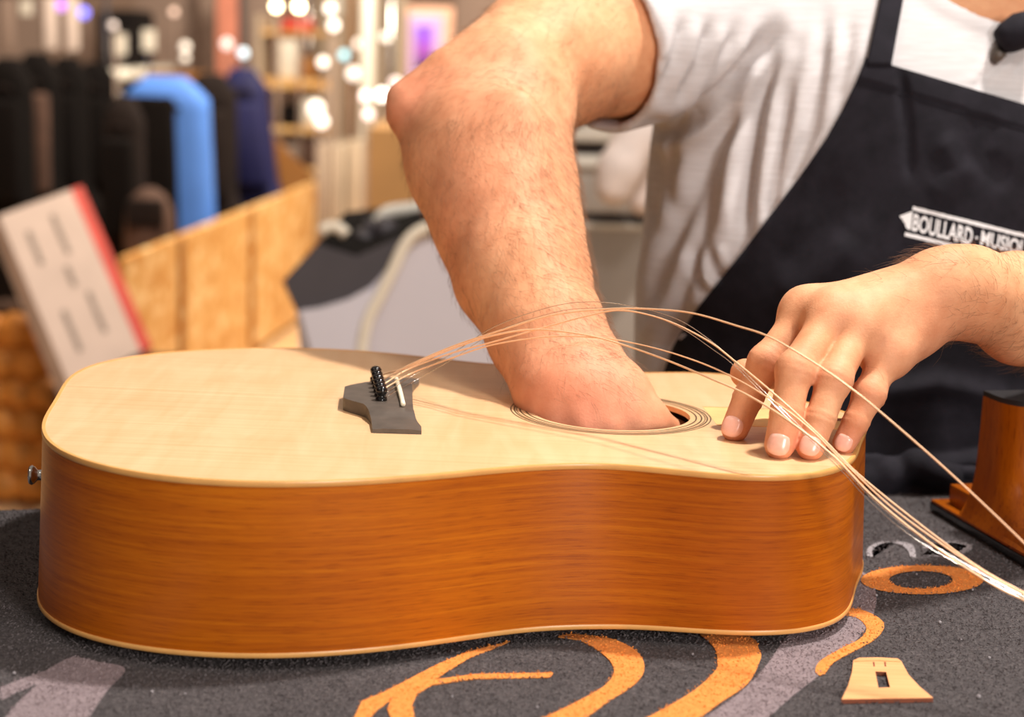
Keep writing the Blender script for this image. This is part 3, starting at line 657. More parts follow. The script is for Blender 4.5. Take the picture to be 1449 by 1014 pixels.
def wR(c_):
    x, y, D = proj(c_); w = np.where(y > 165, 1., np.where(y > 90, .45, .22))
    w = np.where((x > 900), 0, w); w = w*np.where(c_[:, 2] < TZ+.135, .35, 1)*np.where(c_[:, 2] < TZ+.112, 0, 1); return w*(.4+1.2*np.clip((x-(560+.42*(y-150)))/200, 0, 1))
ea, eb, ew = P(900, 0, 1.48), P(640, 140, 1.34), P(800, 540, 1.18)
def gR(p):
    x, y, D = proj(p); up = (eb-ea)/np.linalg.norm(eb-ea); fo = (ew-eb)/np.linalg.norm(ew-eb); t = np.clip((y-120)/120, 0, 1)[:, None]
    return up*(1-t)+fo*t+AXX*.35*t
def wL(c_):
    x, y, D = proj(c_); return np.where(x > 1350, 1.4, np.where(x > 1230, np.where(y < 372, 2.2, np.where(y < 410, .3, .06)), 0.))
gL = lambda p: np.tile(-AXX*.8-AXY*.1+np.array([0, 0, .25]), (len(p), 1))
h1 = hairs(VR, FR, wR, 11000, (.007, .015), gR, 3); h2 = hairs(VL, FL, wL, 2400, (.008, .018), gL, 4)
tag(obj('arm_hair', join(h1, h2), M_hair, body), kind='stuff')
# --- hair of the head, eyes (above the frame)
vh = Vol(hc-.15, hc+.15, .006)
vh.ell(hc+hu*.012-hf*.010, [hx*.080, hf*.096, hu*.112], .01); vh.plane(hc+hf*.045+hu*.02, hf*.85-hu*.45, hc-.15, hc+.15, .01)
obj('head_hair', vh.mesh(), M_hair, body)
for sx in (-1, 1): obj('eye', sphere(hc+hx*.031*sx+hf*.070+hu*.014, .0125), M_hair, body)
# --- t-shirt: a solid skin over the trunk with open sleeve and neck
vs = Vol((.03, 1.20, .80), (.86, 1.95, 1.55), .0034)
SH = [J(1172, 900, 1.60, .155), J(1180, 640, 1.558, .163), J(1192, 420, 1.556, .165), J(1232, 215, 1.560, .176), J(1300, 75, 1.562, .150)]
vs.chain(SH, .05, flat(1.38))
vs.cap(P(1040, 0, 1.545), P(1560, 55, 1.65), .064, .066, .06)
vs.chain([J(1400, 25, 1.59, .082), J(1415, -40, 1.575, .070)], .06)
slA, slB = P(1040, 6, 1.548), P(842, 62, 1.452); ax_s = (slB-slA)/np.linalg.norm(slB-slA)
vs.cap(slA, slB+ax_s*.03, .079, .0715, .035)
lo_, hi_ = P(780, 190, 1.40)-.08, P(900, -40, 1.50)+.09
vs.plane(slB, ax_s, slB-.13, slB+.13+np.array([0, 0, 0]), .0015)
vs.cap(slB+ax_s*.03, slB-ax_s*.05, .0665, .0630, .002, op='cut')
slC, slD = P(1560, 55, 1.65), P(1650, 250, 1.53)
vs.cap(slC, slD, .078, .068, .03); axd = (slD-slC)/np.linalg.norm(slD-slC); vs.plane(slD-axd*.005, axd, slD-.1, slD+.1, .0015)
nk0, nk1 = P(1418, 16, 1.545), P(1426, -146, 1.42)
# collar band then neck opening
sl, g = vs.sub(nk0-.16, nk0+.16)
X = g[0][:, None, None]-nk0[0]; Y = g[1][None, :, None]-nk0[1]; Z = g[2][None, None, :]-nk0[2]; nd = (nk1-nk0)/np.linalg.norm(nk1-nk0)
hX = X*nd[0]+Y*nd[1]+Z*nd[2]; rX = np.sqrt(np.maximum(X*X+Y*Y+Z*Z-hX*hX, 0))
vs.A[sl] = vs.A[sl]-.0020/(1+np.exp((rX-.0925)/.0006))
cutd = rX-.0800; vs.A[sl] = -smin(-vs.A[sl], cutd, .0015)
VS, FS = vs.mesh()
# folds pulled from the armpit and hanging down the flank
NS = vnormals(VS, FS); px, py, pD = proj(VS); facing = np.clip(-(NS*((VS-CAM)/np.linalg.norm(VS-CAM, axis=1)[:, None])).sum(1)*2.5, 0, 1)
FOLDS = [([(1098, 38), (1058, 88), (1020, 132), (985, 165), (950, 182), (915, 178)], .0150, 13), ([(1100, 55), (1086, 110), (1072, 170), (1062, 235), (1056, 300), (1050, 345)], .0105, 12),
 ([(1062, 118), (1028, 185), (992, 255), (962, 325), (934, 395), (922, 440)], .0085, 15), ([(1168, 20), (1160, 110), (1147, 185), (1124, 240), (1108, 290)], .0055, 10),
 ([(1118, 100), (1106, 190), (1096, 260), (1086, 320)], .0060, 9), ([(1020, 235), (1002, 300), (982, 370), (958, 440), (940, 510)], .0075, 13),
 ([(1004, 350), (1012, 385), (1032, 398)], .0055, 8), ([(978, 345), (986, 385), (1000, 415)], .0045, 8), ([(968, 25), (956, 85), (930, 140)], .0042, 9),
 ([(1006, 30), (990, 90), (955, 145)], .0042, 9), ([(935, 40), (922, 90), (916, 130)], .0032, 8), ([(1045, 40), (1010, 100), (978, 148)], .005, 9),
 ([(935, 185), (930, 260), (925, 330)], .0050, 10), ([(960, 190), (950, 250), (948, 300)], .0050, 10), ([(1205, 30), (1195, 90), (1180, 150)], .003, 9), ([(1415, 85), (1395, 108), (1380, 128)], .004, 5), ([(1448, 80), (1436, 110)], .003, 7),
 ([(940, 470), (980, 455), (1010, 440)], .006, 10), ([(925, 500), (945, 470), (985, 430)], .006, 12)]
disp = np.zeros(len(VS))
for path, A_, w in FOLDS:
    d, t = seg_dist(px, py, path); fade = np.clip(np.minimum(t*5, (1-t)*5)+.15, 0, 1)
    disp += fade*A_*(-np.exp(-(d/w)**2)+.45*np.exp(-((d-w*1.9)/(w*1.1))**2))
VS = VS+NS*(disp*facing)[:, None]
for _ in range(2):                                    # relax a little
    acc = np.zeros_like(VS); cnt = np.zeros(len(VS))
    for a in range(4):
        b = FS[:, (a+1) % 4]; np.add.at(acc, FS[:, a], VS[b]); np.add.at(cnt, FS[:, a], 1); np.add.at(acc, b, VS[FS[:, a]]); np.add.at(cnt, b, 1)
    lap = acc/cnt[:, None]-VS; VS = VS+.45*lap
lowz = np.clip((TZ+.08-VS[:, 2])/.05, 0, 1); edge_y = 1.147+.2143*(VS[:, 0]+.75)+.024; VS[:, 1] = np.where(VS[:, 1] < edge_y, VS[:, 1]*(1-lowz)+edge_y*lowz, VS[:, 1])
shirt = obj('t_shirt', (VS, FS), M_shirt, body, label='light grey marled short-sleeved t-shirt')
# --- apron laid over the shirt front
bvh = BVHTree.FromPolygons([tuple(v) for v in VS], FS.tolist())
vq = Vol((.0, 1.25, .2), (.95, 2.0, 1.6), .008); vq.chain([J(1172, 1250, 1.62, .165)]+[(a, r+.0) for a, r in SH], .05, flat(1.38)); VQ, FQ = vq.mesh()
bv2 = BVHTree.FromPolygons([tuple(v) for v in VQ], FQ.tolist())
def drape(x, y, off):
    d = FWD+(x-CX)/F*AXX-(y-CY)/F*AXY; dn = Vector(d).normalized()
    h = [b.ray_cast(Vector(CAM), dn) for b in (bvh, bv2)]; h = [q for q in h if q[0] is not None]
    if not h: return None
    q = min(h, key=lambda z: z[3]); return np.array(q[0])
def cloth_grid(Lf, Rf, ys, nx, off, smooth=3, ripple=None):
    D = np.full((len(ys), nx), np.nan); XY = np.zeros((len(ys), nx, 2))
    for i, y in enumerate(ys):
        for j, k in enumerate(np.linspace(0, 1, nx)):
            x = Lf(y)+(Rf(y)-Lf(y))*k; yy = y if not callable(off) else y; XY[i, j] = (x, y)
            q = drape(x, y, 0)
            if q is not None: D[i, j] = (q-CAM)@FWD
    for i in range(len(ys)):
        r = D[i]; ok = ~np.isnan(r)
        if ok.any(): D[i] = np.interp(np.arange(nx), np.arange(nx)[ok], r[ok])
        elif i: D[i] = D[i-1]
    for _ in range(smooth):
        E = D.copy(); E[1:-1] = np.minimum(D[1:-1], (D[:-2]+D[2:]+2*D[1:-1])/4); D = E; E = D.copy(); E[:, 1:-1] = np.minimum(D[:, 1:-1], (D[:, :-2]+D[:, 2:]+2*D[:, 1:-1])/4); D = E
    o = off(XY[..., 0], XY[..., 1]) if callable(off) else off
    D = D-o; V = np.array([[P(*XY[i, j], D[i, j]) for j in range(nx)] for i in range(len(ys))]).reshape(-1, 3)
    Fc = [[i*nx+j, (i+1)*nx+j, (i+1)*nx+j+1, i*nx+j+1] for i in range(len(ys)-1) for j in range(nx-1)]
    return V, Fc
def solidify(o, th):
    md = o.modifiers.new('thickness', 'SOLIDIFY'); md.thickness = th; md.offset = -1
EDGE = np.array([(81, 1225), (92, 1221), (115, 1211.5), (155, 1192), (196, 1169), (250, 1131), (311, 1084.6), (360, 1047.5), (385, 1027), (447, 978), (490, 952), (525, 939), (580, 930), (760, 925), (1300, 930)])
Lf = lambda y: np.interp(y, EDGE[:, 0], EDGE[:, 1])
def bump2(x, y):
    r = .006+0*x
    topd = y-(81+(x-1225)*.286); r = r+.0011*(topd < 34)
    for path, A_, w in (([(1276, 105), (1284, 180), (1288, 250)], -.0042, 7), ([(1205, 330), (1150, 400), (1110, 430)], .006, 26), ([(1230, 430), (1170, 440), (1100, 470)], -.006, 18), ([(1330, 190), (1360, 240), (1320, 285)], .004, 20),
        ([(1400, 160), (1380, 220), (1430, 260)], -.004, 18), ([(1180, 250), (1160, 330), (1100, 380)], -.003, 22), ([(1230, 560), (1330, 545), (1440, 570)], .007, 16), ([(1240, 610), (1340, 620), (1440, 600)], -.007, 18), ([(1300, 665), (1390, 655), (1449, 640)], .006, 14), ([(1320, 700), (1400, 690), (1449, 680)], -.005, 12)):
        d, t = seg_dist(x, y, path); r = r+A_*np.exp(-(d/w)**2)*np.clip(np.minimum(t, 1-t)*5+.3, 0, 1)
    return np.maximum(r, .0035)
def skew(V_, Fc): return V_, Fc
ysA = np.concatenate([np.linspace(0, 1, 90)])
def apron_grid():
    nx = 110; nr = 150; D = np.zeros((nr, nx)); X = np.zeros((nr, nx)); Y = np.zeros((nr, nx))
    for j, k in enumerate(np.linspace(0, 1, nx)):
        xt = 1225+(1640-1225)*k; yt = 81+np.interp(xt, [1225, 1262, 1330, 1449, 1640], [0, 11, 31, 66, 120])
        yy = yt+(1150-yt)*np.linspace(0, 1, nr)**1.35
        for i, y in enumerate(yy):
            x = Lf(81+(y-yt)*(1150-81)/(1150-yt))*(1-k)+k*1640; X[i, j] = x; Y[i, j] = y; q = drape(x, y, 0); D[i, j] = np.nan if q is None else (q-CAM)@FWD
    for i in range(nr):
        ok = ~np.isnan(D[i])
        if ok.any(): D[i] = np.interp(np.arange(nx), np.arange(nx)[ok], D[i][ok])
        else: D[i] = D[i-1]
    for _ in range(6):
        E = D.copy(); E[1:-1, 1:-1] = np.minimum(D[1:-1, 1:-1]+.001, (D[:-2, 1:-1]+D[2:, 1:-1]+D[1:-1, :-2]+D[1:-1, 2:])/4); D = E
    D = D-bump2(X, Y)
    V = CAM+D[..., None]*(FWD+((X-CX)/F)[..., None]*AXX-((Y-CY)/F)[..., None]*AXY)
    return V.reshape(-1, 3), [[i*nx+j, (i+1)*nx+j, (i+1)*nx+j+1, i*nx+j+1] for i in range(nr-1) for j in range(nx-1)]
VA, FA = apron_grid()
VA[:, 1] = np.where(VA[:, 2] < TZ+.012, np.maximum(VA[:, 1], 1.147+.2143*(VA[:, 0]+.75)+.014), VA[:, 1])
apron = obj('apron', (VA, FA), M_apron, body, label='black cotton bib apron'); solidify(apron, .0012)
st_v, st_f = cloth_grid(lambda y: np.interp(y, [-90, 0, 88], [1262, 1245, 1226]), lambda y: np.interp(y, [-90, 0, 88], [1292, 1278, 1262]), np.linspace(-90, 94, 26), 8, .0075, 4)
so = obj('shoulder_strap', (st_v, st_f), M_apron, apron); solidify(so, .0015)
bva = BVHTree.FromPolygons([tuple(v) for v in VA], FA)
def onapron(x, y, off):
    d = FWD+(x-CX)/F*AXX-(y-CY)/F*AXY; q = bva.ray_cast(Vector(CAM), Vector(d).normalized())
    return None if q[0] is None else np.array(q[0])-d/np.linalg.norm(d)*off
# stitching below the hem
def stitch(x):
    return 117+np.interp(x, [1212, 1262, 1330, 1449], [0, 13, 33, 68])
sv = [onapron(x, stitch(x), .0001) for x in np.linspace(1216, 1520, 40)]
obj('hem_stitching', tube([q for q in sv if q is not None], .0004, 5), M_apron, apron)
# printed badge: two bars, an end arrow and the lettering
bo, bx_, by_ = np.array([1290., 327.]), np.array([.971, .239]), np.array([.14, -.99])
def badge(u, v, lift=.0010):
    p = bo+bx_*u+by_*v; return onapron(p[0], p[1], lift)
def badge_poly(name, poly, n=26):
    (u0, v0), (u1, v1) = poly; V = []
    for i in range(n):
        u = u0+(u1-u0)*i/(n-1); jt = rng.uniform(-.5, .5)
        V += [badge(u, v0+jt), badge(u, v1+rng.uniform(-.3, .3))]
    o = obj(name, (np.array(V), [[2*i, 2*i+2, 2*i+3, 2*i+1] for i in range(n-1)]), M_white, apron); return o
badge_poly('badge_bar', ((-3, 29.5), (215, 35)), 50); badge_poly('badge_bar', ((-9, -8.5), (215, -3.5)), 50)
ar = [(-20, 17), (-6, 26), (-2.5, 28), (-1.5, 2), (-6, 1), (-10, 5), (-11, 9), (-15, 11), (-14, 13.5), (-18, 14)]
av = [badge(u, v) for u, v in ar]; obj('badge_arrow', (np.array(av), [list(range(len(av)))[::-1]]), M_white, apron)
def lettering(txt, u0, u1, v0, v1):
    cu = bpy.data.curves.new('lettering', 'FONT'); cu.body = txt; cu.offset = .028; cu.resolution_u = 3
    to = bpy.data.objects.new('tmp', cu); COL.objects.link(to); dg = bpy.context.evaluated_depsgraph_get(); dg.update()
    me = bpy.data.meshes.new_from_object(to.evaluated_get(dg)); V = np.array([v.co[:] for v in me.vertices]); Fx = [list(p.vertices) for p in me.polygons]
    bpy.data.objects.remove(to); lo, hi = V.min(0), V.max(0)
    out = [badge(u0+(x-lo[0])/(hi[0]-lo[0])*(u1-u0), v0+(y-lo[1])/(hi[1]-lo[1])*(v1-v0)) for x, y, _ in V]
    obj('badge_lettering', (np.array(out), Fx), M_white, apron)
lettering('BOULLARD', 0, 87, .5, 25.5); lettering('MUSIQUE', 99, 178, .5, 25.5)
dv = [badge(93+2*math.cos(a), 13+2*math.sin(a)) for a in np.linspace(0, 6.283, 10)[:-1]]; obj('badge_dot', (np.array(dv), [list(range(9))]), M_white, apron)
# apron ties knotted at the waist
vk = Vol(P(1195, 715, 1.36)-[.01, .06, .01], P(1420, 600, 1.40)+[.02, .06, .01], .0022)
TD = 1.392
def K(x, y, dd, r): return (P(x, y, TD+dd), r)
Mk = np.diag([1, .8, 1])
vk.chain([K(1205, 648, .01, .005), K(1240, 652, .008, .005), K(1275, 660, .004, .007)], .004)
vk.chain([K(1296, 658, -.004, .013), K(1316, 668, -.003, .011)], .006)
vk.chain([K(1290, 664, 0, .008), K(1258, 672, -.002, .013), K(1232, 684, 0, .012), K(1214, 694, .004, .008)], .005)
vk.chain([K(1280, 690, .004, .008), K(1250, 700, .002, .009), K(1222, 703, .006, .007)], .005)
vk.chain([K(1318, 668, 0, .009), K(1340, 676, .001, .010), K(1352, 700, .004, .008)], .005)
vk.chain([K(1330, 664, .004, .006), K(1372, 668, .008, .0045), K(1410, 662, .012, .004)], .004)
vk.chain([K(1262, 697, .006, .006), K(1300, 697, .004, .0075), K(1345, 703, .006, .007), K(1390, 700, .012, .006)], .006)
obj('apron_knot', vk.mesh(), M_apron, apron)
# trousers and shoes, behind the bench
vp = Vol((.0, 1.35, .0), (.80, 2.05, .95), .010)
vp.chain([(np.array([.29, 1.665, .86]), .135), (np.array([.30, 1.68, .72]), .14)], .04, flat(1.3))
for x in (.20, .40): vp.chain([(np.array([x, 1.68, .74]), .085), (np.array([x-.01, 1.70, .45]), .068), (np.array([x-.01, 1.74, .06]), .055)], .03)
M_jean = simple('dark_denim', rgb(36, 40, 58), .85)
obj('trousers', vp.mesh(), M_jean, body, label='dark trousers')
for x in (.19, .39):
    vf = Vol((x-.08, 1.5, -.01), (x+.08, 1.86, .16), .006); vf.cap((x, 1.77, .045), (x, 1.60, .036), .045, .036, .02); vf.cap((x, 1.75, .06), (x, 1.74, .10), .048, .046, .02); vf.plane((x, 1.7, .001), (0, 0, -1), (x-.1, 1.4, -.1), (x+.1, 1.9, .2), .001)
    obj('shoe', vf.mesh(), M_blackgloss, body)
# clip microphone on the collar
mk = P(1432, 52, 1.405); qd = drape(1432, 60, 0)
if qd is not None: mk = P(1432, 50, (qd-CAM)@FWD-.012)
mic = root('clip_microphone', 'small black microphone clipped to the collar of the grey t-shirt', 'microphone', mk)
dM = (AXX*.80+AXY*.42); dM /= np.linalg.norm(dM); fc = -FWD
obj('foam_windscreen', tube([mk-dM*.012, mk-dM*.0105, mk-dM*.004, mk+dM*.008, mk+dM*.016, mk+dM*.020], [.006, .0095, .0125, .0145, .0125, .006], 20), M_apron, mic)
cl0 = P(1417, 72, (mk-CAM)@FWD+.002); cl1 = P(1404, 88, (mk-CAM)@FWD+.006)
obj('clip', tube([cl0, cl0*.5+cl1*.5, cl1], [.0055, .005, .0035], 10), M_ebony, mic)
# ------------------------------------------------------------------ the shop behind (all of it far out of focus)
M_black = simple('black_nylon', rgb(15, 11, 11), .9, 0, .2, 12, Specular_IOR_Level=.15)
M_dkgrey = simple('charcoal_nylon', rgb(34, 27, 26), .9, 0, .2, 12, Specular_IOR_Level=.15)
M_blue = simple('sky_blue_nylon', rgb(84, 140, 236), .7, 0, .06, 12)
M_navy = simple('navy_nylon', rgb(12, 15, 72), .7, 0, .12, 12)
M_brown = simple('brown_suede', rgb(84, 60, 50), .85, 0, .2, 20)
M_ply = Mat('plywood', rgb(224, 174, 106), .55); M_ply.color(M_ply.ramp(M_ply.noise(M_ply.coords((11, 11, 20)), 1, 4, .6, .5), [(.34, rgb(200, 138, 66)), (.52, rgb(228, 178, 108)), (.66, rgb(252, 222, 168))])); M_ply = M_ply.m
M_plyd = simple('dark_ply_edge', rgb(150, 100, 48), .6, 0, .15, 10)
M_card = simple('brown_card', rgb(196, 150, 96), .8, 0, .08, 6)
M_paper = simple('white_card', rgb(205, 184, 174), .6, 0, .05, 12)
M_red = simple('red_print', rgb(206, 70, 58), .55, 0, .08, 12)
M_ink = simple('grey_print', rgb(140, 126, 118), .7, 0, .2, 60)
M_lav = simple('lavender_plastic', rgb(214, 208, 216), .45, 0, .02, 6)
M_cream = simple('cream_plastic', rgb(238, 226, 206), .4, 0, .03, 10)
M_char = simple('charcoal_plastic', rgb(70, 64, 68), .5, 0, .1, 10)
M_grey = simple('grey_enamel', rgb(176, 166, 156), .45, 0, .05, 6)
M_lgr = simple('white_enamel', rgb(230, 224, 212), .35, 0, .03, 6)
M_pale = simple('pale_laminate', rgb(192, 174, 152), .5, 0, .06, 5)
M_salmon = simple('salmon_fabric', rgb(222, 142, 118), .8, 0, .1, 10)
M_plush = simple('white_fleece', rgb(230, 212, 203), .9, 0, .08, 40)
M_taupe = simple('taupe_panel', rgb(150, 128, 116), .7, 0, .1, 4)
M_amberw = simple('amber_wicker', rgb(206, 136, 56), .6, 0, .25, 20)
M_dkw = simple('dark_wicker', rgb(62, 36, 18), .8, 0, .3, 20)

def pbox(x0, y0, x1, y1, D, dep, bev=.004):      # a box whose front face is seen between two corners at distance D
    a, b = P(x0, (y0+y1)/2, D), P(x1, (y0+y1)/2, D); t, u = P((x0+x1)/2, y0, D), P((x0+x1)/2, y1, D); yy = (a[1]+b[1])/2
    return (a[0], yy, u[2]), (b[0], yy+dep, t[2])
def thing_box(name, label, cat, mat, x0, y0, x1, y1, D, dep, bev=.006, group=None, floor=False):
    lo, hi = pbox(x0, y0, x1, y1, D, dep)
    if floor: lo = (lo[0], lo[1], 0.)
    o = obj(name, rbox(lo, hi, bev), mat, origin=((lo[0]+hi[0])/2, (lo[1]+hi[1])/2, lo[2]), auto=35)
    return tag(o, label, cat, group), lo, hi

# --- plywood display bin: three front boards, end board, floor
bA, bB = P(178, 378, 5.35), P(446, 262, 8.0); zt = .565; BD = 1.06
A2, B2 = np.array([bA[0], bA[1], 0]), np.array([bB[0], bB[1], 0]); dB = (B2-A2)/np.linalg.norm(B2-A2); nB = np.array([-dB[1], dB[0], 0]); LB = np.linalg.norm(B2-A2)
bn = root('display_bin', 'long low plywood bin full of instrument bags behind the guitar', 'bin', (A2+B2)/2)
RB = (np.stack([dB, nB, [0, 0, 1.]], 1), A2)
for a0, a1 in ((0, .205), (.215, .558), (.568, 1.02)):
    obj('front_board', rbox((a0*LB, 0, .02), (a1*LB, .025, zt), .003, 1, RB), M_ply, bn, smooth=False)
for a in (.21, .563): obj('batten', rbox((a*LB-.016, -.012, 0), (a*LB+.016, .012, zt-.01), .002, 1, RB), M_plyd, bn, smooth=False)
obj('back_board', rbox((-.1, BD-.025, .02), (LB, BD, zt), .003, 1, RB), M_ply, bn, smooth=False)
obj('base_board', rbox((0, .02, .02), (LB, BD-.03, .05), .003, 1, RB), M_plyd, bn, smooth=False)
ez = [RB[0]@np.array(q)+A2 for q in ((LB+.06, 0, 0), (LB+.06, BD, 0), (LB+.06, BD, 1.02), (LB+.06, .50, 1.02), (LB+.06, 0, zt))]
obj('end_board', prism(ez, dB*.03), M_plyd, bn, smooth=False, label='sloping end board')

# --- gig bags standing in the bin
TURN = math.atan2(-nB[1], -nB[0])
def row(x, off):                             # distance at which a sight line is off behind the front board
    d = FWD+(x-CX)/F*AXX; return ((A2-CAM)@nB+off)/(d@nB)
def gig_bag(name, label, mat, x, ytop, D, w, group, pocket=(-.42, .42, .50, .86), turn=0., hgt=None, tilt=0., side=None, pmat=None):
    tp = P(x, ytop, D); H = tp[2]-.06; base = np.array([tp[0]-math.tan(tilt)*H, tp[1], .06])
    rt = root(name, label, 'instrument bag', base, group)
    dx = np.array([math.cos(turn), math.sin(turn), 0]); dy = np.array([-math.sin(turn), math.cos(turn), 0]); up = np.array([math.sin(tilt), 0, math.cos(tilt)])
    secs = []; n = 20
    for k in np.linspace(0, 1, 26):
        z = k*H; wb = .19 if k < .3 else np.interp(k, [.3, .40, .50, .93, 1.0], [.19, .165, w/2, w/2*.95, w/2*.42])
        if k < .06: wb *= .75+.25*k/.06
        th = .062 if k < .93 else .062*(1-(k-.93)/.07*.55)
        a = np.linspace(0, 2*np.pi, n, endpoint=False); ca, sa_ = np.cos(a), np.sin(a)
        secs.append(base+up*z+np.outer(np.sign(ca)*abs(ca)**.55*wb, dx)+np.outer(np.sign(sa_)*abs(sa_)**.55*th, dy))
    V = np.concatenate(secs); Fc = [[i*n+j, i*n+(j+1) % n, (i+1)*n+(j+1) % n, (i+1)*n+j] for i in range(25) for j in range(n)]+[list(range(n))[::-1], list(range(25*n, 26*n))]
    obj('shell', (V, Fc), mat, rt)
    pm = pmat or mat
    obj('front_pocket', rbox((w*pocket[0], -.105, H*pocket[2]), (w*pocket[1], -.055, H*pocket[3]), .02, 3, (np.stack([dx, dy, up], 1), base)), pm, rt, auto=40)
    obj('handle', tube(catmull([base+up*H*f_-dy*.066+dx*q for f_, q in ((.885, -w*.2), (.90, -w*.1), (.90, w*.1), (.885, w*.2))], 5), .009, 6), M_dkgrey, rt)
    return rt
GG = 'padded instrument bags standing in the bin'
gig_bag('instrument_bag', 'black padded instrument bag at the far left end of the bags', M_black, 12, 82, row(12, .80), .17, GG, turn=TURN)
gig_bag('instrument_bag', 'black instrument bag with a tan pocket, second of the bags from the bin end', M_black, 52, 74, row(52, .80), .17, GG, turn=TURN, pmat=M_brown)
gig_bag('instrument_bag', 'black instrument bag behind the top corner of the white leaning carton', M_black, 96, 80, row(96, .80), .16, GG, turn=TURN, pmat=M_black)
gig_bag('instrument_bag', 'tall black instrument bag between the leaning carton and the blue bag', M_black, 136, 88, row(136, .80), .18, GG, turn=TURN)
gig_bag('instrument_bag', 'slim charcoal instrument bag standing left of the bright blue one', M_dkgrey, 176, 138, row(176, .235), .13, GG, turn=TURN, pmat=M_black)
gig_bag('instrument_bag', 'bright sky blue instrument bag with a black front panel', M_blue, 234, 108, row(234, .235), .33, GG, pocket=(-.50, .16, .12, .93), turn=TURN, tilt=-.03, pmat=M_black)
gig_bag('instrument_bag', 'dark grey instrument bag between the bright blue and the navy bag', M_dkgrey, 298, 104, row(298, .235), .21, GG, turn=TURN)
gig_bag('instrument_bag', 'navy blue instrument bag next to the sloping bin end', M_navy, 343, 94, row(343, .235), .20, GG, turn=TURN, tilt=-.11, pmat=M_navy)
bp = P(212, 318, row(212, .10)-.0)
po = root('small_pouch', 'small brown soft pouch lying at the bin edge under the blue bag', 'pouch', (bp[0], bp[1], .05))
obj('body', tube([bp+[0, 0, q] for q in (.052-bp[2], -.14, -.05, .05, .10, .12)], [.03, .07, .085, .075, .05, .02], 16), M_brown, po)
obj('flap', rbox(bp+[-.06, -.09, .0], bp+[.06, -.06, .09], .012, 2), M_dkgrey, po, auto=40)

# --- leaning white carton with a red edge and grey printed lines
cTL, cTR, cBL = P(-2, 305, 4.55), P(116, 262, 4.75), P(98, 545, 4.40); cBR = cTR+(cBL-cTL)
ux = cTR-cTL; uy = cBL-cTL; nz = np.cross(ux, uy); nz /= np.linalg.norm(nz); nz = nz if nz[1] > 0 else -nz
ext = (cBL[2]/(cTL[2]-cBL[2]))*1.0
ct = root('leaning_carton', 'flat white carton with a red edge leaning against the bin', 'carton', (cBL+cBR)/2*[1, 1, 0])
def cq(u0, v0, u1, v1, th, back): return prism([cTL+ux*a+uy*b for a, b in ((u0, v0), (u1, v0), (u1, v1), (u0, v1))], nz*th)
obj('box', cq(0, 0, .86, 1.0+ext*.0, .06, 0), M_paper, ct, smooth=False)
obj('red_edge', cq(.86, 0, 1.0, 1.0, .06, 0), M_red, ct, smooth=False, label='red printed edge')
def pl(u0, v0, u1, v1): return prism([cTL+ux*a+uy*b-nz*.002 for a, b in ((u0, v0), (u1, v0), (u1, v1), (u0, v1))], nz*.0015)
for u, v0, v1 in ((.20, .14, .34), (.52, .10, .34), (.22, .62, .86), (.55, .58, .82), (.44, .40, .52)):
    obj('printed_line', pl(u, v0, u+.055, v1), M_ink, ct, smooth=False)
obj('stand_block', rbox((cBL[0]-.05, cBL[1]+.05, 0), (cBR[0]+.05, cBL[1]+.35, min(cBL[2], cBR[2])+.02), .004), M_dkw, ct, smooth=False)

# --- wicker basket at the far left, low
bk0, bk1 = P(-60, 440, 4.75), P(72, 440, 4.75); bkz = bk0[2]
kb = root('wicker_basket', 'amber woven wicker basket on the floor at the left, below the leaning carton', 'basket', ((bk0[0]+bk1[0])/2, bk0[1]+.2, 0))
obj('lining', rbox((bk0[0]+.01, bk0[1]+.02, .005), (bk1[0]-.01, bk0[1]+.36, bkz-.02), .01), M_dkw, kb, smooth=False)
for i in range(6):
    z = .05+i*(bkz-.09)/5; V = []
    for j in range(25):
        q = bk0+(bk1-bk0)*j/24; V.append((q[0], bk0[1]+-.004+.030*math.sin(j*.9+i*math.pi), z+.006*math.sin(j*1.7+i)))
    obj('woven_band', tube(V, .046, 8), M_amberw, kb)
for j in range(6):
    q = bk0+(bk1-bk0)*(j+.5)/6; obj('stake', tube([(q[0], bk0[1]+.002, 0.), (q[0], bk0[1]+.002, bkz)], .014, 6), M_dkw, kb)
obj('rim', tube([(bk0[0], bk0[1], bkz), (bk1[0], bk1[1], bkz)], .03, 8), M_dkw, kb)

# --- grey moulded machine with a charcoal hood
DM = 3.3
mb = P(560, 420, DM); mc_ = root('floor_machine', 'pale grey moulded floor machine with a charcoal hood, behind the guitar', 'machine', (mb[0], mb[1]+.2, 0))
def pp(pts, D): return [P(x, y, D) for x, y in pts]
fl = lambda x: np.array([P(x, 500, DM)[0], P(x, 500, DM)[1], 0.0])
hood_low = [(402, 400), (420, 441), (452, 436), (492, 424), (524, 406), (549, 378), (566, 352), (580, 334), (604, 322), (640, 312), (720, 300)]
lowc = catmull([(420, 441), (452, 436), (492, 424), (524, 406), (549, 378), (566, 352), (580, 334), (604, 322), (640, 312), (740, 300)], 5)
obj('lower_shell', prism(pp([tuple(q) for q in lowc], DM)+[fl(740), fl(470)], (0, .34, 0)), M_lav, mc_, auto=30)
obj('cream_edge', tube(catmull(pp([(700, 303), (640, 312), (604, 322), (583, 334), (570, 352), (556, 382), (538, 418), (520, 455), (512, 500), (512, 560)], DM-.012), 6), .011, 10), M_cream, mc_)
obj('corner_panel', prism(pp([(424, 440), (452, 436), (492, 424), (522, 408), (534, 424), (516, 460), (508, 520), (470, 600)], DM-.012), (0, .03, 0)), M_lav, mc_, auto=30)
obj('hood', prism(pp([(400, 398), (424, 372), (450, 345), (505, 362), (560, 338), (640, 305), (740, 290)], DM)+pp([tuple(q) for q in lowc[::-1]], DM), (0, .03, 0)), M_char, mc_, auto=30)
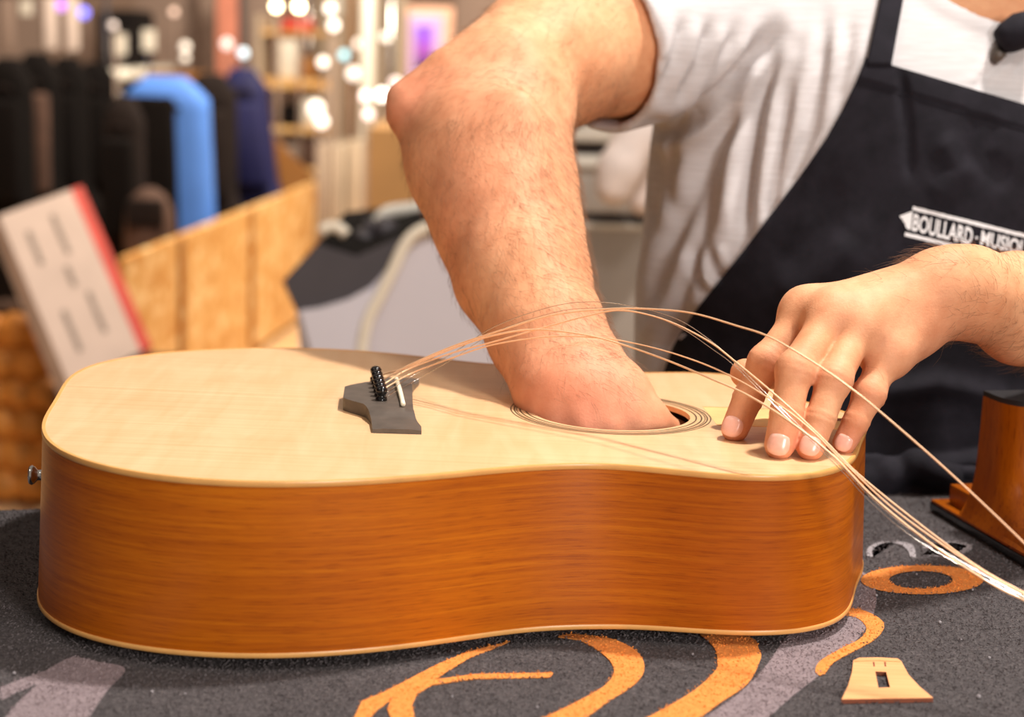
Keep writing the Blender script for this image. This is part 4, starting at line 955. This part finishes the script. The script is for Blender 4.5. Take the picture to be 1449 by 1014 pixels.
hb = [(400, 398), (450, 345), (505, 362), (560, 338), (640, 305), (740, 290)]; hk = [(440, 372), (462, 326), (520, 318), (570, 305), (640, 292), (740, 282)]
obj('hood_tray', (np.array(pp(hb, DM)+[p+np.array([0, .30, 0]) for p in pp([(430, 366), (466, 324), (530, 316), (580, 304), (640, 296), (740, 286)], DM+.02)]), [[i, i+1, i+7, i+6] for i in range(5)]), M_black, mc_, smooth=False)
obj('hood_back', prism([p+np.array([0, .30, 0]) for p in pp([(466, 372), (470, 330), (530, 322), (580, 308), (640, 298), (740, 288), (740, 320), (600, 330)], DM)], (0, .04, 0)), M_char, mc_, smooth=False)
for (x, y, r) in ((515, 338, .022), (532, 350, .018), (545, 325, .026), (560, 340, .016), (524, 320, .015)):
    obj('knob', sphere(P(x, y, DM+.12), r, 8), M_char, mc_)
obj('grip', tube(catmull(pp([(455, 328), (462, 322), (478, 322), (490, 332)], DM+.02), 5), .011, 8), M_cream, mc_)
obj('rail', tube(catmull(pp([(534, 316), (546, 302), (570, 297), (620, 293), (740, 284)], DM+.22), 5), .014, 8), M_lgr, mc_)

# --- grey cabinet with drawers between the arm and the shirt
DC = 3.5; x0, x1 = 690, 1120
g0 = P(x0, 300, DC); g1 = P(x1, 300, DC); zc = lambda y: P(860, y, DC)[2]
gc = root('drawer_cabinet', 'pale grey enamel cabinet with drawers behind the man in the apron', 'cabinet', ((g0[0]+g1[0])/2, g0[1]+.25, 0))
def gb(n, ya, yb, off, mt, bev=.006): return obj(n, rbox((g0[0], g0[1]+off, zc(yb)), (g1[0], g0[1]+.5, zc(ya)), bev), mt, gc, auto=35)
gb('top', 160, 200, -.02, M_lgr, .012); gb('carcass', 198, 560, .03, M_char)
gb('drawer_front', 219, 303, 0, M_grey, .012); gb('drawer_front', 316, 545, 0, M_grey, .012)
obj('drawer_lip', rbox((g0[0], g0[1]-.015, zc(237)), (g1[0], g0[1]+.01, zc(219)), .006), M_lgr, gc, auto=35)
obj('drawer_lip', rbox((g0[0], g0[1]-.006, zc(324)), (g1[0], g0[1]+.01, zc(317)), .003), M_lgr, gc, auto=35)
obj('plinth', rbox((g0[0], g0[1]+.03, 0), (g1[0], g0[1]+.5, zc(548)), .004), M_grey, gc, smooth=False)
vb = Vol(P(830, 320, 3.25)-[.03, .12, .05], P(990, 150, 3.25)+[.05, .12, .05], .008)
vb.chain([J(925, 172, 3.25, .038), J(898, 200, 3.22, .038), J(876, 240, 3.20, .037), J(869, 264, 3.20, .033)], .015)
vb.chain([J(962, 214, 3.30, .034), J(930, 256, 3.30, .032), J(910, 284, 3.30, .027)], .004)
wbd = root('white_bundle', 'white fleecy bundle with two rounded lobes hanging before the grey cabinet', 'bundle', P(905, 240, 3.25)+[0, .1, 0])
obj('lobes', vb.mesh(), M_plush, wbd)
obj('hanging_loop', tube(catmull([P(950, 195, 3.25), P(960, 168, 3.32), P(965, 162, 3.50)], 5), .008, 6), M_salmon, wbd)

# --- brown carton and pale cupboards
thing_box('cardboard_carton', 'tall plain brown cardboard carton beyond the bent elbow', 'carton', M_card, 521, 182, 640, 300, 5.0, .4, floor=True)
cb, lo, hi = thing_box('pale_cupboard', 'pale cream cupboard standing right of the plywood bin end', 'cupboard', M_pale, 446, 205, 486, 330, 8.2, .5, floor=True)
thing_box('pale_cupboard', 'narrow pale cupboard behind the brown cardboard carton', 'cupboard', M_pale, 490, 200, 540, 330, 8.2, .5, floor=True)

# --- plank shelf unit with things on it
SD = 8.9
sl0, sh0 = pbox(362, 112, 470, 126, SD, .5)
su = root('plank_shelf', 'light plank shelf unit loaded with small goods behind the navy bag', 'shelf', ((sl0[0]+sh0[0])/2, sl0[1]+.25, 0))
obj('plank', rbox(sl0, sh0, .005), M_ply, su, smooth=False)
for y0, y1 in ((44, 50), (180, 188), (238, 246)):
    lo, hi = pbox(362, y0, 470, y1, SD, .5); obj('plank', rbox(lo, hi, .005), M_ply, su, smooth=False)
for x in (362, 466):
    lo, hi = pbox(x, 20, x+7, 250, SD, .5); obj('upright', rbox((lo[0], lo[1], 0), hi, .004), M_pale, su, smooth=False)
SG = 'small goods on the plank shelf'
def good(name, label, cat, mt, x0, y0, x1, y1, D=SD+.05, dep=.2): return thing_box(name, label, cat, mt, x0, y0, x1, y1, D, dep, .012, SG)
good('goods_box', 'white box on the top plank below the pair of lamps', 'box', M_lgr, 394, 54, 420, 111)
good('goods_box', 'brown box on the top plank beside the white box', 'box', M_plyd, 421, 80, 447, 111)
good('goods_box', 'black box on the middle plank of the shelf unit', 'box', M_black, 397, 148, 424, 179)
good('goods_box', 'white glossy box on the middle plank beside the black box', 'box', M_lgr, 427, 140, 452, 179)
good('goods_box', 'dark brown box on the lowest plank of the shelf unit', 'box', M_brown, 425, 196, 462, 237)
good('goods_box', 'small grey box on the lowest plank beside the dark brown box', 'box', M_ink, 374, 205, 420, 237)
good('red_case', 'small red case on the uppermost plank, under the pair of lamps', 'case', M_red, 398, 26, 440, 43)

# --- poles and hanging panels at the back
for x, D, mt, lb, r in ((437, 9.9, M_chrome, 'thin chrome display pole above the shelf unit', .012), (476, 9.8, M_lgr, 'white display pole left of the tall bright one', .030), (519, 8.2, M_lgr, 'tall bright white display pole beside the brown carton', .034), (552, 9.4, M_chrome, 'chrome display pole beside the purple screen', .02), (567, 9.6, M_pale, 'cream display pole just left of the purple screen', .024), (497, 9.6, M_plyd, 'brown wooden display pole between two white poles', .016)):
    q = P(x, 100, D); o = obj('display_pole', join(tube([(q[0], q[1], 0.0), (q[0], q[1], 1.9)], r, 10), lathe([(r*3, 0), (r*3, .015), (r, .03)], (q[0], q[1], 0), (0, 0, 1), 16)), mt, origin=(q[0], q[1], 0)); tag(o, lb, 'pole', 'poles of the display area')
def banner(label, mt, x0, x1, y0, y1, D):
    thing_box('hanging_banner', label, 'banner', mt, x0, y0, x1, y1, D, .03, .003, 'banners along the back of the shop', floor=True)
banner('salmon pink upright banner at the back of the shop', M_salmon, 306, 336, -30, 48, 9.8)
banner('taupe upright banner left of the salmon pink one', M_taupe, 282, 304, -30, 110, 10.2)
banner('dark upright banner right of the salmon pink one', M_char, 338, 346, -30, 100, 9.9)
banner('wide grey upright banner behind the two warm lamps', M_taupe, 348, 396, -30, 120, 10.0)
banner('pale upright banner behind the tall white display pole', M_pale, 446, 520, -30, 200, 10.6)
banner('cream upright banner behind the bent elbow', M_pale, 522, 574, -30, 190, 10.3)
banner('dark taupe upright banner right of the purple screen', M_taupe, 644, 760, -40, 160, 10.0)
banner('dusky taupe banner behind the black amplifier', M_taupe, 190, 280, -30, 120, 10.4)
banner('dusky mauve banner at the far left behind the bags', M_taupe, -40, 60, -30, 120, 10.6)

# --- purple screen in a lilac surround and peach frame
MS = Mat('purple_screen', rgb(150, 80, 220)); co = MS.coords((1, 1, 1), src='Generated'); sp_ = MS.node('ShaderNodeSeparateXYZ'); MS.link(co, sp_.inputs[0])
cr = MS.ramp(sp_.outputs[2], [(0, rgb(50, 32, 90)), (.4, rgb(150, 76, 176)), (1, rgb(124, 84, 240))]); MS.color(cr); MS.link(cr, MS.b.inputs['Emission Color']); MS.b.inputs['Emission Strength'].default_value = .10
lo, hi = pbox(574, 10, 640, 150, 7.6, .06)
pc = root('purple_screen', 'glowing purple screen in a lilac surround and peach frame above the elbow', 'screen', ((lo[0]+hi[0])/2, lo[1], 0))
obj('frame', rbox(lo, hi, .006), simple('peach_frame', rgb(214, 168, 144), .6), pc, smooth=False)
lo, hi = pbox(577, 22, 626, 140, 7.585, .03); obj('surround', rbox(lo, hi, .004), glow('lilac_panel', rgb(186, 158, 202), .04), pc, smooth=False)
lo, hi = pbox(588, 36, 612, 96, 7.57, .02); obj('screen', rbox(lo, hi, .003), MS.m, pc, smooth=False)
lo, hi = pbox(590, 150, 624, 400, 7.64, .05); obj('stand', rbox((lo[0], lo[1], 0), hi, .004), M_char, pc, smooth=False)

# --- black amplifier, rail and hanging straps at the upper left
am, lo, hi = None, *pbox(134, 14, 194, 118, 8.0, .4)
ar_ = root('black_amplifier', 'black amplifier cabinet with rounded corners above the bags', 'amplifier', ((lo[0]+hi[0])/2, lo[1]+.2, 0))
obj('cabinet', rbox(lo, hi, .03, 3), M_black, ar_, auto=40); obj('plinth', rbox((lo[0], lo[1], 0), (hi[0], hi[1], lo[2]+.01), .01), M_dkgrey, ar_, smooth=False)
lo2, hi2 = pbox(141, 45, 187, 112, 7.985, .03); obj('grille', rbox(lo2, hi2, .01), M_dkgrey, ar_, auto=40)
for x, y, lb in ((169, 62, 'white price card before the black amplifier, lower of two'), (210, 56, 'white price card right of the black amplifier, upper of two')):
    lo, hi = pbox(x-9, y-14, x+9, y+16, 7.85, .02); o = root('price_card', lb, 'card', ((lo[0]+hi[0])/2, lo[1], 0), 'price cards at the amplifier')
    obj('card', rbox(lo, hi, .003), M_lgr, o, smooth=False); obj('stem', tube([((lo[0]+hi[0])/2, lo[1]+.01, 0), ((lo[0]+hi[0])/2, lo[1]+.01, lo[2]+.02)], .006, 6), M_chrome, o)
rl0, rl1 = P(148, 108, 7.7), P(242, 101, 8.4)
rr_ = root('bag_rail', 'pale metal rail on posts above the blue instrument bag', 'rail', (rl0+rl1)/2*[1, 1, 0]); obj('bar', tube([rl0, rl1], .03, 10), M_lgr, rr_)
for q in (rl0*.9+rl1*.1, rl0*.1+rl1*.9): obj('post', tube([(q[0], q[1], 0), q], .014, 8), M_char, rr_)
hr0, hr1 = P(-30, -8, 7.9), P(150, -12, 7.9)
hr = root('strap_rail', 'rail at the top left from which pale straps hang', 'rail', (hr0+hr1)/2*[1, 1, 0]); obj('bar', tube([hr0, hr1], .012, 8), M_chrome, hr)
for q in (hr0, hr1): obj('post', tube([(q[0], q[1], 0), q], .012, 8), M_char, hr)
for x, y1, mt, lb in ((36, 22, M_lgr, 'short pale strap hanging from the rail, far left'), (71, 70, M_plush, 'pale strap hanging from the rail, left of the blue lamp'), (102, 72, M_plush, 'pale strap hanging from the rail right under the blue lamp'), (10, 72, M_taupe, 'taupe strap hanging from the rail beside the short pale one')):
    lo, hi = pbox(x-9, -12, x+9, y1, 7.92, .012); o = obj('hanging_strap', rbox(lo, hi, .005), mt, origin=((lo[0]+hi[0])/2, lo[1], lo[2]), auto=40); tag(o, lb, 'strap', 'straps on the rail')

# --- background bright spots, lamps and many reflections alike, built as glowing bulbs on stems
def lamp(label, x, y, D, r, col, st, grp='small display lamps at the back'):
    q = P(x, y, D); o = root('glow_spot', label, 'lamp', (q[0], q[1]+.02, 0), grp)
    obj('bulb', sphere(q, r, 8), glow('bulb_glow', col, st*.17), o)
    obj('cup', lathe([(r*.4, .012+r*1.3), (r*.85, .01+r), (r*.9, r*.55), (r*.8, r*.5)], q, (0, 1, 0), 12), M_taupe, o)
    obj('stem', tube([(q[0], q[1]+.03+r, 0), (q[0], q[1]+.03+r, q[2])], .006, 6), M_taupe, o)
wa, wh, pk = (1, .82, .50, 1), (1, .90, .78, 1), (1, .80, .74, 1)
lamp('bright warm lamp, left one of the pair above the shelf', 391, 9, 8.3, .020, wa, 85)
lamp('bright warm lamp, right one of the pair above the shelf', 423, 9, 8.3, .021, wa, 95)
lamp('soft cream glowing spot above and right of the warm pair', 467, 12, 7.9, .022, wh, 16)
lamp('soft cream glowing spot below the uppermost cream one', 472, 36, 7.8, .022, wh, 16)
lamp('soft cream glowing spot just above the plank shelf end', 457, 88, 8.2, .022, wh, 14)
lamp('rosy white glowing spot left of the elbow tip, upper left of three', 517, 136, 7.7, .020, pk, 17)
lamp('rosy white glowing spot touching the elbow tip, upper right of three', 541, 134, 7.6, .024, wh, 28)
lamp('rosy white glowing spot left of the elbow tip, lowest of three', 521, 162, 7.7, .019, pk, 15)
lamp('broad white glowing spot at the plank shelf, left of the elbow', 447, 154, 7.9, .034, wh, 11)
lamp('broad white glowing spot beside the shelf, left of the other broad one', 455, 172, 7.7, .026, wh, 13)
lamp('pale blue glowing spot above the navy bag', 344, 75, 8.0, .020, (.72, .90, 1, 1), 11)
lamp('cyan glowing spot between the white display poles', 487, 78, 8.8, .022, (.45, .88, 1, 1), 10)
lamp('rosy glowing spot under the salmon pink banner', 321, 62, 9.5, .028, pk, 9)
lamp('dim glowing spot on the front of the black amplifier', 160, 36, 7.3, .015, (.8, .68, .62, 1), 7)
lamp('dim peach glowing spot left of the salmon pink banner', 246, 17, 9.0, .018, (1, .70, .55, 1), 7)
lamp('vivid blue lamp at the top left', 118, 18, 8.0, .024, (.22, .22, 1, 1), 14)
lamp('violet lamp at the top left beside the vivid blue one', 86, 8, 8.0, .022, (.62, .20, 1, 1), 9)
lamp('added white glow for the bright haze between the poles, above the rosy three', 500, 104, 8.6, .030, wh, 11)  # glow added to brighten the hazy background, not a real lamp
lamp('added rosy glow for the bright haze against the cream banner, right of the rosy three', 560, 118, 8.9, .028, pk, 10)  # second added glow, lifts the pinkish haze behind the poles
lamp('soft white glowing spot above the blue instrument bag', 262, 66, 8.4, .022, wh, 6)
lamp('soft grey glowing spot under the soft white one above the blue bag', 262, 82, 8.3, .018, wh, 5)
lamp('cream glowing spot among the poles left of the purple screen', 545, 52, 9.2, .022, wh, 10)
lamp('cream glowing spot among the poles above the cyan one', 508, 62, 9.2, .024, wh, 11)
